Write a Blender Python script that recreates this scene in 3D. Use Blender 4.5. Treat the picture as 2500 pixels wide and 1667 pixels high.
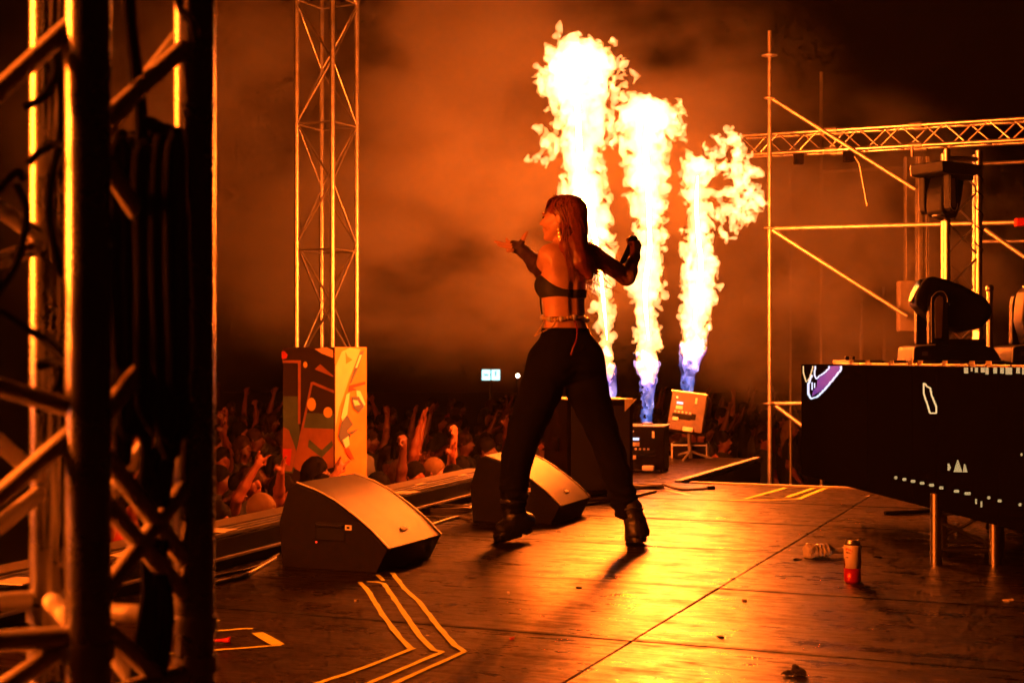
import bpy, bmesh, math, random
import numpy as np
from mathutils import Vector, Matrix
import openvdb as vdb

for o in list(bpy.data.objects):
    bpy.data.objects.remove(o)
SC = bpy.context.scene
COL = SC.collection
PI = math.pi

# ------------------------------------------------------------------ camera
FPX, CX, HY, CH = 3472.0, 1250.0, 870.0, 0.885      # focal length in photo pixels, centre column, horizon row, eye height
cam_d = bpy.data.cameras.new('camera')
cam = bpy.data.objects.new('camera', cam_d)
COL.objects.link(cam)
cam_d.sensor_width = 36.0
cam_d.lens = 36.0 * FPX / 2500.0
cam_d.shift_y = (HY - 833.5) / 2500.0
cam_d.clip_start, cam_d.clip_end = 0.05, 400.0
cam.location = (0, 0, CH)
cam.rotation_euler = (PI / 2, 0, 0)
cam_d.dof.use_dof = True
cam_d.dof.focus_distance = 6.6
cam_d.dof.aperture_fstop = 6.3
SC.camera = cam

# ------------------------------------------------------------------ night sky, exposure, render settings
wd = bpy.data.worlds.new('World')
SC.world = wd
wd.use_nodes = True
wn = wd.node_tree
sky = wn.nodes.new('ShaderNodeTexSky')
sky.sky_type = 'NISHITA'
sky.sun_disc = False
sky.sun_elevation = math.radians(-9)
sky.sun_rotation = math.radians(200)
wn.links.new(sky.outputs[0], wn.nodes['Background'].inputs[0])
wn.nodes['Background'].inputs[1].default_value = 0.004
SC.view_settings.view_transform = 'Standard'
SC.view_settings.look = 'None'
SC.view_settings.exposure = 0.0
SC.view_settings.gamma = 1.0
cy = SC.cycles
cy.use_denoising = True
cy.denoiser = 'OPENIMAGEDENOISE'
cy.use_adaptive_sampling = True
cy.adaptive_threshold = 0.06
cy.adaptive_min_samples = 12
cy.max_bounces = 3
cy.diffuse_bounces = 1
cy.glossy_bounces = 2
cy.transmission_bounces = 4
cy.volume_bounces = 0
cy.transparent_max_bounces = 40
cy.use_light_tree = True
cy.sample_clamp_indirect = 6.0
cy.caustics_reflective = False
cy.caustics_refractive = False

# ------------------------------------------------------------------ helpers
rnd = random.Random(7)

def W(px, py, y):
    """world point seen at a photo pixel, at distance y in front of the camera"""
    return Vector(((px - CX) / FPX * y, y, CH - (py - HY) / FPX * y))

def F(px, py, z=0.0):
    """world point seen at a photo pixel on the level plane z"""
    y = FPX * (CH - z) / (py - HY)
    return Vector(((px - CX) / FPX * y, y, z))

def tag(o, label=None, cat=None, group=None, kind=None):
    if label: o['label'] = label
    if cat: o['category'] = cat
    if group: o['group'] = group
    if kind: o['kind'] = kind
    return o

def empty(name, loc=(0, 0, 0), rz=0.0):
    o = bpy.data.objects.new(name, None)
    COL.objects.link(o)
    o.location = loc
    o.rotation_euler = (0, 0, rz)
    o.empty_display_size = 0.1
    return o

def link_mesh(name, me, mat=None, parent=None, loc=None, rz=None):
    o = bpy.data.objects.new(name, me)
    COL.objects.link(o)
    if mat is not None and len(me.materials) == 0:
        for m in (mat if isinstance(mat, (list, tuple)) else [mat]):
            me.materials.append(m)
    if parent is not None: o.parent = parent
    if loc is not None: o.location = loc
    if rz is not None: o.rotation_euler = (0, 0, rz)
    return o

def copy_tree(o, parent=None):
    c = o.copy()
    COL.objects.link(c)
    c.parent = parent
    for ch in list(o.children):
        copy_tree(ch, c)
    return c

class MB:
    """collects simple shapes into one mesh"""
    def __init__(s):
        s.v, s.f, s.m, s.sm = [], [], [], []
    def add(s, verts, faces, mi=0, smooth=False):
        n = len(s.v)
        s.v += [tuple(v) for v in verts]
        s.f += [tuple(i + n for i in f) for f in faces]
        s.m += [mi] * len(faces)
        s.sm += [smooth] * len(faces)
        return s
    def box(s, c, size, rz=0.0, mi=0, M=None):
        hx, hy, hz = size[0] / 2, size[1] / 2, size[2] / 2
        vs = [Vector((x, y, z)) for z in (-hz, hz) for y in (-hy, hy) for x in (-hx, hx)]
        R = M if M is not None else Matrix.Rotation(rz, 3, 'Z')
        vs = [R @ v + Vector(c) for v in vs]
        return s.add(vs, [(0, 2, 3, 1), (4, 5, 7, 6), (0, 1, 5, 4), (2, 6, 7, 3), (0, 4, 6, 2), (1, 3, 7, 5)], mi)
    def tube(s, path, r, seg=10, mi=0, caps=True, smooth=True):
        """tube along a list of points; r is a number or a list"""
        P = [Vector(p) for p in path]
        n = len(P)
        rs = r if isinstance(r, (list, tuple)) else [r] * n
        t0 = (P[1] - P[0]).normalized()
        up = Vector((0, 0, 1)) if abs(t0.z) < 0.9 else Vector((1, 0, 0))
        a = t0.cross(up).normalized()
        vs, fs = [], []
        for i in range(n):
            t = (P[min(i + 1, n - 1)] - P[max(i - 1, 0)])
            t = t.normalized() if t.length > 1e-9 else t0
            a = (a - t * a.dot(t))
            a = a.normalized() if a.length > 1e-6 else t.orthogonal().normalized()
            b = t.cross(a)
            for k in range(seg):
                q = 2 * PI * k / seg
                vs.append(P[i] + (a * math.cos(q) + b * math.sin(q)) * rs[i])
        for i in range(n - 1):
            for k in range(seg):
                k2 = (k + 1) % seg
                fs.append((i * seg + k, i * seg + k2, (i + 1) * seg + k2, (i + 1) * seg + k))
        s.add(vs, fs, mi, smooth)
        if caps:
            s.add([vs[k] for k in range(seg)], [tuple(reversed(range(seg)))], mi)
            s.add([vs[(n - 1) * seg + k] for k in range(seg)], [tuple(range(seg))], mi)
        return s
    def lathe(s, prof, seg=24, mi=0, M=None, smooth=True):
        """profile [(r, z), ...] turned about z"""
        vs, fs = [], []
        n = len(prof)
        for r, z in prof:
            for k in range(seg):
                q = 2 * PI * k / seg
                v = Vector((r * math.cos(q), r * math.sin(q), z))
                vs.append(M @ v if M is not None else v)
        for i in range(n - 1):
            for k in range(seg):
                k2 = (k + 1) % seg
                fs.append((i * seg + k, i * seg + k2, (i + 1) * seg + k2, (i + 1) * seg + k))
        fs.append(tuple(reversed(range(seg))))
        fs.append(tuple((n - 1) * seg + k for k in range(seg)))
        return s.add(vs, fs, mi, smooth)
    def prism(s, poly, a, b, mi=0):
        """closed outline (list of Vectors) pushed from offset a to offset b (Vectors)"""
        n = len(poly)
        a, b = Vector(a), Vector(b)
        vs = [Vector(p) + a for p in poly] + [Vector(p) + b for p in poly]
        fs = [tuple(range(n)), tuple(reversed(range(n, 2 * n)))]
        fs += [(i, i + n, (i + 1) % n + n, (i + 1) % n) for i in range(n)]
        return s.add(vs, fs, mi)
    def mesh(s, name='m', bevel=0.0, bseg=2, weld=False):
        me = bpy.data.meshes.new(name)
        me.from_pydata(s.v, [], s.f)
        me.polygons.foreach_set('material_index', s.m)
        me.polygons.foreach_set('use_smooth', s.sm)
        bm = bmesh.new()
        bm.from_mesh(me)
        if weld:
            bmesh.ops.remove_doubles(bm, verts=bm.verts, dist=1e-5)
        bmesh.ops.recalc_face_normals(bm, faces=bm.faces)
        if bevel > 0:
            ed = [e for e in bm.edges if len(e.link_faces) == 2 and e.calc_face_angle(0) > 0.5]
            bmesh.ops.bevel(bm, geom=ed, offset=bevel, segments=bseg, affect='EDGES', profile=0.6)
        bm.to_mesh(me)
        bm.free()
        return me
    def build(s, name, mat, parent=None, bevel=0.0, bseg=2, weld=False, loc=None, rz=None):
        return link_mesh(name, s.mesh(name, bevel, bseg, weld), mat, parent, loc, rz)

def curve(pts, n=8):
    """smooth curve through points (Catmull-Rom)"""
    P = [Vector(p) for p in pts]
    P = [P[0] * 2 - P[1]] + P + [P[-1] * 2 - P[-2]]
    out = []
    for i in range(1, len(P) - 2):
        for k in range(n):
            t = k / n
            a, b, c, d = P[i - 1], P[i], P[i + 1], P[i + 2]
            out.append(0.5 * ((2 * b) + (c - a) * t + (2 * a - 5 * b + 4 * c - d) * t * t + (3 * b - a - 3 * c + d) * t ** 3))
    out.append(P[-2])
    return out

# ------------------------------------------------------------------ signed distance fields
def np_noise(X, Y, Z, seed=0):
    """gradient noise, roughly -1..1"""
    rs = np.random.RandomState(seed)
    perm = rs.permutation(256).astype(np.int32)
    perm = np.concatenate([perm, perm])
    g = rs.normal(size=(256, 3)).astype(np.float32)
    g /= np.linalg.norm(g, axis=1)[:, None]
    xi, yi, zi = np.floor(X).astype(np.int32), np.floor(Y).astype(np.int32), np.floor(Z).astype(np.int32)
    x, y, z = (X - xi).astype(np.float32), (Y - yi).astype(np.float32), (Z - zi).astype(np.float32)
    xi &= 255; yi &= 255; zi &= 255
    u, v, w = (t * t * t * (t * (t * 6 - 15) + 10) for t in (x, y, z))
    def grad(dx, dy, dz):
        h = perm[(perm[(perm[(xi + dx) & 255] + yi + dy) & 255] + zi + dz) & 255]
        gg = g[h]
        return gg[..., 0] * (x - dx) + gg[..., 1] * (y - dy) + gg[..., 2] * (z - dz)
    x00 = grad(0, 0, 0) * (1 - u) + grad(1, 0, 0) * u
    x10 = grad(0, 1, 0) * (1 - u) + grad(1, 1, 0) * u
    x01 = grad(0, 0, 1) * (1 - u) + grad(1, 0, 1) * u
    x11 = grad(0, 1, 1) * (1 - u) + grad(1, 1, 1) * u
    return 1.5 * ((x00 * (1 - v) + x10 * v) * (1 - w) + (x01 * (1 - v) + x11 * v) * w)

class Field:
    """a distance field on a box-shaped grid; shapes are joined with a soft edge k"""
    def __init__(s, lo, hi, vox):
        s.lo, s.vox = np.array(lo, float), vox
        s.n = np.ceil((np.array(hi) - s.lo) / vox).astype(int) + 1
        s.d = np.full(tuple(s.n), 0.3, np.float32)
    def block(s, lo, hi):
        a = np.clip(np.floor((np.array(lo) - s.lo) / s.vox).astype(int), 0, s.n)
        b = np.clip(np.ceil((np.array(hi) - s.lo) / s.vox).astype(int) + 1, 0, s.n)
        sl = tuple(slice(int(p), int(q)) for p, q in zip(a, b))
        ax = [(s.lo[i] + s.vox * np.arange(a[i], b[i])).astype(np.float32) for i in range(3)]
        X, Y, Z = np.meshgrid(*ax, indexing='ij')
        return sl, X, Y, Z
    def join(s, sl, d, k):
        o = s.d[sl]
        if o.size == 0: return
        if k > 0:
            h = np.clip(0.5 + 0.5 * (o - d) / k, 0, 1)
            s.d[sl] = o + (d - o) * h - k * h * (1 - h)
        else:
            s.d[sl] = np.minimum(o, d)
    def cone(s, p, q, r1, r2, k=0.02, flat=None):
        """round cone from p to q; flat=(axis vector, factor) squeezes across that axis"""
        p, q = np.array(p, float), np.array(q, float)
        R = max(r1, r2) + 0.06 + k
        sl, X, Y, Z = s.block(np.minimum(p, q) - R, np.maximum(p, q) + R)
        if X.size == 0: return s
        d = q - p
        L2 = max(float(d @ d), 1e-9)
        t = np.clip(((X - p[0]) * d[0] + (Y - p[1]) * d[1] + (Z - p[2]) * d[2]) / L2, 0, 1)
        ex, ey, ez = X - p[0] - t * d[0], Y - p[1] - t * d[1], Z - p[2] - t * d[2]
        rr = r1 + (r2 - r1) * t
        if flat is not None:
            a = np.array(flat[0], float); a /= np.linalg.norm(a)
            h = ex * a[0] + ey * a[1] + ez * a[2]
            e2 = ex * ex + ey * ey + ez * ez + h * h * (1 / flat[1] ** 2 - 1)
            dd = (np.sqrt(e2) - rr) * min(1.0, 0.5 + flat[1] / 2)
        else:
            dd = np.sqrt(ex * ex + ey * ey + ez * ez) - rr
        s.join(sl, dd, k)
        return s
    def chain(s, pts, rs, k=0.02, flat=None):
        for i in range(len(pts) - 1):
            s.cone(pts[i], pts[i + 1], rs[i], rs[i + 1], k, flat)
        return s
    def ell(s, c, rad, R=None, k=0.02, cut=False):
        """ellipsoid with axes R (3x3, columns) and radii rad"""
        c, rad = np.array(c, float), np.array(rad, float)
        m = rad.max() + 0.06 + k
        sl, X, Y, Z = s.block(c - m, c + m)
        if X.size == 0: return s
        x, y, z = X - c[0], Y - c[1], Z - c[2]
        if R is not None:
            R = np.array(R)
            x, y, z = (x * R[0][i] + y * R[1][i] + z * R[2][i] for i in range(3))
        k0 = np.sqrt((x / rad[0]) ** 2 + (y / rad[1]) ** 2 + (z / rad[2]) ** 2) + 1e-6
        k1 = np.sqrt((x / rad[0] ** 2) ** 2 + (y / rad[1] ** 2) ** 2 + (z / rad[2] ** 2) ** 2) + 1e-6
        d = k0 * (k0 - 1) / k1
        if cut:
            o = s.d[sl]
            h = np.clip(0.5 - 0.5 * (o + d) / max(k, 1e-6), 0, 1)
            s.d[sl] = o + (-d - o) * h + k * h * (1 - h)
        else:
            s.join(sl, d, k)
        return s
    def mesh(s, name, iso=0.0, smooth=True, least=0):
        g = vdb.FloatGrid(1.0)
        g.transform = vdb.createLinearTransform(voxelSize=s.vox)
        arr = np.ascontiguousarray(s.d)
        arr[0], arr[-1] = 0.3, 0.3
        arr[:, 0], arr[:, -1] = 0.3, 0.3
        arr[:, :, 0], arr[:, :, -1] = 0.3, 0.3
        g.copyFromArray(arr)
        pts, quads = g.convertToQuads(isovalue=iso)
        pts = pts + s.lo
        quads = quads[:, :]
        if least:                                          # drop crumbs smaller than so many faces
            lab = np.arange(len(pts))
            for _ in range(400):
                m = lab[quads].min(axis=1)
                new = lab.copy()
                for c in range(4): np.minimum.at(new, quads[:, c], m)
                new = new[new]
                if (new == lab).all(): break
                lab = new
            fl = lab[quads[:, 0]]
            cnt = np.bincount(fl, minlength=len(pts))
            quads = quads[cnt[fl] >= least]
            used = np.unique(quads)
            back = np.zeros(len(pts), np.int64)
            back[used] = np.arange(len(used))
            pts, quads = pts[used], back[quads]
        me = bpy.data.meshes.new(name)
        me.vertices.add(len(pts))
        me.vertices.foreach_set('co', np.ascontiguousarray(pts, np.float32).ravel())
        me.loops.add(len(quads) * 4)
        me.loops.foreach_set('vertex_index', np.ascontiguousarray(quads, np.int32).ravel())
        me.polygons.add(len(quads))
        me.polygons.foreach_set('loop_start', np.arange(0, len(quads) * 4, 4, dtype=np.int32))
        me.update(calc_edges=True)
        me.validate()
        me.polygons.foreach_set('use_smooth', [smooth] * len(me.polygons))
        return me

# ------------------------------------------------------------------ materials
def mat(name, col, rough=0.5, metal=0.0, spec=0.5, emit=None, estr=0.0, noise=None, bump=None, coat=0.0, trans=0.0, sheen=0.0, sss=0.0):
    """principled material; noise=(scale, dark, light) varies the colour, bump=(scale, strength) roughens the surface"""
    m = bpy.data.materials.new(name)
    m.use_nodes = True
    t = m.node_tree
    b = t.nodes['Principled BSDF']
    b.inputs['Base Color'].default_value = (*col, 1)
    b.inputs['Roughness'].default_value = rough
    b.inputs['Metallic'].default_value = metal
    b.inputs['Specular IOR Level'].default_value = spec
    b.inputs['Coat Weight'].default_value = coat
    b.inputs['Transmission Weight'].default_value = trans
    b.inputs['Sheen Weight'].default_value = sheen
    if sss:
        b.inputs['Subsurface Weight'].default_value = sss
        b.inputs['Subsurface Radius'].default_value = (0.02, 0.008, 0.004)
    if emit:
        b.inputs['Emission Color'].default_value = (*emit, 1)
        b.inputs['Emission Strength'].default_value = estr
    if noise or bump:
        tc = t.nodes.new('ShaderNodeTexCoord')
    if noise:
        n = t.nodes.new('ShaderNodeTexNoise')
        n.inputs['Scale'].default_value = noise[0]
        n.inputs['Detail'].default_value = 6
        n.inputs['Roughness'].default_value = 0.65
        r = t.nodes.new('ShaderNodeValToRGB')
        r.color_ramp.elements[0].position = 0.3
        r.color_ramp.elements[1].position = 0.7
        r.color_ramp.elements[0].color = tuple(c * noise[1] for c in col) + (1,)
        r.color_ramp.elements[1].color = tuple(min(1, c * noise[2]) for c in col) + (1,)
        t.links.new(tc.outputs['Object'], n.inputs['Vector'])
        t.links.new(n.outputs['Fac'], r.inputs['Fac'])
        t.links.new(r.outputs['Color'], b.inputs['Base Color'])
        mr = t.nodes.new('ShaderNodeMapRange')
        mr.inputs['To Min'].default_value = max(0.05, rough - 0.13)
        mr.inputs['To Max'].default_value = min(1, rough + 0.13)
        t.links.new(n.outputs['Fac'], mr.inputs['Value'])
        t.links.new(mr.outputs[0], b.inputs['Roughness'])
    if bump:
        n2 = t.nodes.new('ShaderNodeTexNoise')
        n2.inputs['Scale'].default_value = bump[0]
        n2.inputs['Detail'].default_value = 4
        bp = t.nodes.new('ShaderNodeBump')
        bp.inputs['Strength'].default_value = bump[1]
        bp.inputs['Distance'].default_value = 0.01
        t.links.new(tc.outputs['Object'], n2.inputs['Vector'])
        t.links.new(n2.outputs['Fac'], bp.inputs['Height'])
        t.links.new(bp.outputs[0], b.inputs['Normal'])
    return m

# ================================================================== flames: what lights the place
FLAME_RGB = (1.0, 0.125, 0.005)

def flame_material():
    m = bpy.data.materials.new('flame')
    m.use_nodes = True
    t = m.node_tree
    t.nodes.remove(t.nodes['Principled BSDF'])
    out = t.nodes['Material Output']
    at = t.nodes.new('ShaderNodeAttribute')
    at.attribute_name = 'heat_rgb'
    em = t.nodes.new('ShaderNodeEmission')
    em.inputs['Strength'].default_value = 1.0
    t.links.new(at.outputs['Vector'], em.inputs['Color'])
    tr = t.nodes.new('ShaderNodeBsdfTransparent')
    ad = t.nodes.new('ShaderNodeAddShader')
    t.links.new(tr.outputs[0], ad.inputs[0])
    t.links.new(em.outputs[0], ad.inputs[1])
    t.links.new(ad.outputs[0], out.inputs['Surface'])
    ve = t.nodes.new('ShaderNodeEmission')
    ve.inputs['Color'].default_value = (1.0, 0.46, 0.17, 1)
    ve.inputs['Strength'].default_value = 24.0
    t.links.new(ve.outputs[0], out.inputs['Volume'])
    m.cycles.emission_sampling = 'NONE'
    return m

def core_material(strength):
    m = bpy.data.materials.new('flame_core')
    m.use_nodes = True
    t = m.node_tree
    t.nodes.remove(t.nodes['Principled BSDF'])
    em = t.nodes.new('ShaderNodeEmission')
    em.inputs['Color'].default_value = (*FLAME_RGB, 1)
    em.inputs['Strength'].default_value = strength
    t.links.new(em.outputs[0], t.nodes['Material Output'].inputs['Surface'])
    return m

def jet_material():
    m = bpy.data.materials.new('blue_jet')
    m.use_nodes = True
    t = m.node_tree
    t.nodes.remove(t.nodes['Principled BSDF'])
    at = t.nodes.new('ShaderNodeAttribute')
    at.attribute_name = 'heat_rgb'
    em = t.nodes.new('ShaderNodeEmission')
    t.links.new(at.outputs['Vector'], em.inputs['Color'])
    tr = t.nodes.new('ShaderNodeBsdfTransparent')
    ad = t.nodes.new('ShaderNodeAddShader')
    t.links.new(tr.outputs[0], ad.inputs[0])
    t.links.new(em.outputs[0], ad.inputs[1])
    t.links.new(ad.outputs[0], t.nodes['Material Output'].inputs['Surface'])
    m.cycles.emission_sampling = 'NONE'
    return m
M_JET = jet_material()
M_FLAME = flame_material()
M_CORE = core_material(1480.0)
M_CORE_SIDE = core_material(3200.0)

def flame(name, y, spine, lobes, base_z, seed, label, vox=0.012, cores=True):
    """spine: [(px, py, half width px)], lobes: [(px, py, rx, rz, dy)] in photo pixels at distance y"""
    s = y / FPX
    P = [(W(px, py, y), w * s * 0.92) for px, py, w in spine]
    Ls = [(W(px, py, y + dy), rx * s, rz * s) for px, py, rx, rz, dy in lobes]
    allx = [p.x - r for p, r in P] + [c.x - r for c, r, _ in Ls]
    allX = [p.x + r for p, r in P] + [c.x + r for c, r, _ in Ls]
    zt = max([c.z + r for c, _, r in Ls] + [p.z for p, _ in P]) + 0.15
    rad = max([r for _, r in P] + [r for _, r, _ in Ls])
    lo = (min(allx) - 0.15, y - rad - 0.15, base_z)
    hi = (max(allX) + 0.15, y + rad + 0.15, zt)
    fd = Field(lo, hi, vox)
    for i in range(len(P) - 1):
        fd.cone(P[i][0], P[i + 1][0], P[i][1], P[i + 1][1], 0.03)
    jet = fd.d.copy()
    for c, rx, rz in Ls:
        fd.ell(c, (rx, rx * 0.9, rz), k=0.03)
    sl, X, Y, Z = fd.block(lo, hi)
    def fbm(sc, sz, octs, sd):
        o, a = 0, 1.0
        for i in range(octs):
            n = np_noise(X * sc + 3.1 * i, Y * sc + 1.7, Z * sz - 2.3 * i, sd + i)
            o = o + a * n
            sc, sz, a = sc * 2.1, sz * 2.1, a * 0.55
        return o
    def billow(sc, sz, octs, sd):
        o, a = 0, 1.0
        for i in range(octs):
            o = o + a * (-0.8 + 2.6 * np.abs(np_noise(X * sc + 5.3 * i, Y * sc + 2.9, Z * sz, sd + i)))
            sc, sz, a = sc * 2.0, sz * 2.0, a * 0.55
        return o
    q = fd.d.shape
    n1 = fbm(7.0, 5.0, 4, seed)
    n2 = billow(10.0, 8.5, 4, seed + 20)
    hgt = np.clip((Z - base_z) / 1.2, 0.12, 1.0)
    d = fd.d - hgt * (0.055 * n1 + 0.075 * n2 + 0.008)
    # hollows between the rolling lumps of the head
    n3 = fbm(11.0, 11.0, 3, seed + 40)
    outer = np.clip((jet + 0.05) / 0.10, 0.0, 1)
    d = np.maximum(d, (0.036 - 0.20 * n3) * 1.0 * outer - (1 - outer))
    # the lowest part burns blue: a thin sheath of its own
    zs = base_z + 0.30 + 0.22 * n1 + 0.08 * n2
    blue = np.maximum(fd.d - 0.012 - 0.016 * n1 - 0.012 * n2, Z - zs - 0.20)
    bf = Field(lo, (hi[0], hi[1], base_z + 0.75), vox)
    kz = bf.d.shape[2]
    bf.d = np.maximum(blue[:, :, :kz], -0.02 - 0.13 * n3[:, :, :kz]).astype(np.float32)
    d = np.maximum(d, zs - Z)
    fd.d = d.astype(np.float32)
    me = fd.mesh(name, least=160)
    mb_ = bf.mesh('blue_jet')
    cb = np.empty(len(mb_.vertices) * 3, np.float32)
    mb_.vertices.foreach_get('co', cb)
    cb = cb.reshape(-1, 3)
    nb = np_noise(cb[:, 0] * 16, cb[:, 1] * 16, cb[:, 2] * 6, seed + 80)[:, None]
    hb = np.clip((cb[:, 2:3] - base_z) / 0.5, 0, 1)
    cc = (np.array([[0.06, 0.16, 0.62]]) * (1 - hb) + np.array([[0.30, 0.13, 0.50]]) * hb) * np.clip(0.8 + 1.5 * nb, 0.05, 2.4)
    cc = cc + np.array([[0.55, 0.34, 0.22]]) * np.clip(nb * 2.2 - 0.35 + 0.5 * hb, 0, 1)
    mb_.attributes.new('spare', 'FLOAT', 'POINT')
    ca = mb_.attributes.new('heat_rgb', 'FLOAT_VECTOR', 'POINT')
    ca.data.foreach_set('vector', np.ascontiguousarray(cc * 0.55, np.float32).ravel())
    co = np.empty(len(me.vertices) * 3, np.float32)
    me.vertices.foreach_get('co', co)
    z = co.reshape(-1, 3)[:, 2]
    xyz = co.reshape(-1, 3)
    nz = np_noise(xyz[:, 0] * 9, xyz[:, 1] * 9, xyz[:, 2] * 5, seed + 60)
    b = np.clip(((z - base_z) + nz * 0.16 - 0.30) / 0.12, 0, 1)[:, None]
    hot = np.array([[0.30, 0.085, 0.010]]) * (1 + 0.9 * nz[:, None])
    colr = (1 - b) * np.array([[0.02, 0.03, 0.40]]) + b * hot
    me.attributes.new('spare', 'FLOAT', 'POINT')
    ca = me.attributes.new('heat_rgb', 'FLOAT_VECTOR', 'POINT')
    ca.data.foreach_set('vector', np.ascontiguousarray(np.clip(colr, 0, 9), np.float32).ravel())
    root = empty(name, (P[0][0].x, y, base_z))
    tag(root, label, 'flame', 'flames along the stage front')
    o = link_mesh('flame_shell', me, M_FLAME, root)
    o.location = -root.location
    o = link_mesh('blue_base', mb_, M_JET, root)
    o.location = -root.location
    # white-hot heart of the jet
    mb = MB()
    pts, rs = [], []
    for (p, r) in P:
        if p.z > base_z + 0.62:
            pts.append(p - root.location)
            rs.append(r * 0.14)
    rs[0] *= 0.25; rs[-1] *= 0.3
    pts = curve(pts, 3)
    rs = [rs[min(len(rs) - 1, i // 3)] * (1 - (i % 3) / 3) + rs[min(len(rs) - 1, i // 3 + 1)] * (i % 3) / 3 for i in range(len(pts))]
    mb.tube(pts, rs, 8)
    mb.build('hot_core', M_CORE, root)
    return root

flame('flame_jet', 10.0,
      [(1489, 1030, 9), (1487, 960, 12), (1486, 900, 16), (1482, 830, 20), (1474, 740, 28), (1464, 650, 38), (1448, 560, 52), (1426, 470, 60), (1416, 380, 52), (1412, 300, 50), (1408, 220, 62), (1412, 150, 60)],
      [(1412, 150, 92, 66, 0), (1478, 185, 62, 74, 0.1), (1350, 210, 62, 60, -0.1), (1330, 360, 36, 55, 0.0), (1462, 290, 50, 70, 0), (1302, 215, 24, 20, 0), (1315, 390, 22, 30, .05)],
      0.36, 11, 'tallest column of fire, rising behind the performer\'s back')
flame('flame_jet', 11.0,
      [(1578, 1040, 9), (1580, 985, 14), (1582, 930, 20), (1580, 890, 30), (1584, 830, 36), (1577, 760, 32), (1576, 690, 44), (1586, 610, 38), (1584, 520, 38), (1582, 440, 52), (1576, 370, 54), (1578, 300, 60)],
      [(1582, 278, 76, 54, 0), (1636, 298, 44, 46, .1), (1540, 296, 40, 42, -.1), (1520, 350, 36, 22, 0), (1628, 350, 20, 26, 0)],
      0.36, 31, 'middle column of fire with a rounded head, above the black flame machine')
flame('flame_jet', 12.3,
      [(1680, 968, 9), (1680, 930, 14), (1684, 890, 22), (1692, 850, 32), (1694, 790, 36), (1704, 720, 46), (1712, 650, 44), (1704, 570, 32), (1700, 490, 30), (1704, 430, 36)],
      [(1780, 380, 58, 58, 0), (1818, 470, 56, 74, .1), (1780, 530, 44, 64, -.05), (1718, 400, 56, 34, 0), (1840, 500, 36, 50, 0), (1730, 370, 28, 30, 0)],
      0.53, 51, 'shortest column of fire, its head curling to the right by the scaffold pole')

# ================================================================== materials of the place
M_ALU = mat('aluminium', (0.62, 0.60, 0.57), 0.36, 1.0, noise=(9, 0.75, 1.1))
M_CHROME = mat('polished_aluminium', (0.40, 0.39, 0.37), 0.33, 1.0)
M_STEEL = mat('galvanised_steel', (0.42, 0.40, 0.38), 0.5, 0.85, noise=(14, 0.7, 1.15))
M_BLACK = mat('black_paint', (0.005, 0.0032, 0.003), 0.55, spec=0.06, noise=(30, 0.7, 1.4), bump=(220, 0.15))
M_BLACKGLOSS = mat('black_plastic', (0.0025, 0.0025, 0.003), 0.45, spec=0.07)
M_RUBBER = mat('black_rubber', (0.0035, 0.003, 0.003), 0.6, spec=0.1)
M_CLOTH_B = mat('black_cloth', (0.008, 0.007, 0.008), 0.9, sheen=0.05, bump=(300, 0.3))
M_TAPE = mat('yellow_tape', (0.88, 0.98, 0.08), 0.55, noise=(40, 0.75, 1.05))
M_WHITETAPE = mat('pale_tape', (0.72, 0.66, 0.55), 0.6, noise=(25, 0.8, 1.05))
M_GROUND = mat('ground', (0.035, 0.03, 0.026), 0.9, noise=(2, 0.6, 1.4))
M_RED = mat('red_paint', (0.5, 0.02, 0.015), 0.4)
M_TRUSS = mat('weathered_aluminium', (0.75, 0.72, 0.68), 0.5, 0.2, noise=(9, 0.75, 1.1))  # brace metal lightened so the near truss bars read as lit
M_CHORD = mat('drawn_aluminium', (0.40, 0.385, 0.365), 0.27, 1.0, noise=(9, 0.75, 1.1))
M_CABLE = mat('black_cable', (0.003, 0.0028, 0.0028), 0.7, spec=0.03)

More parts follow.
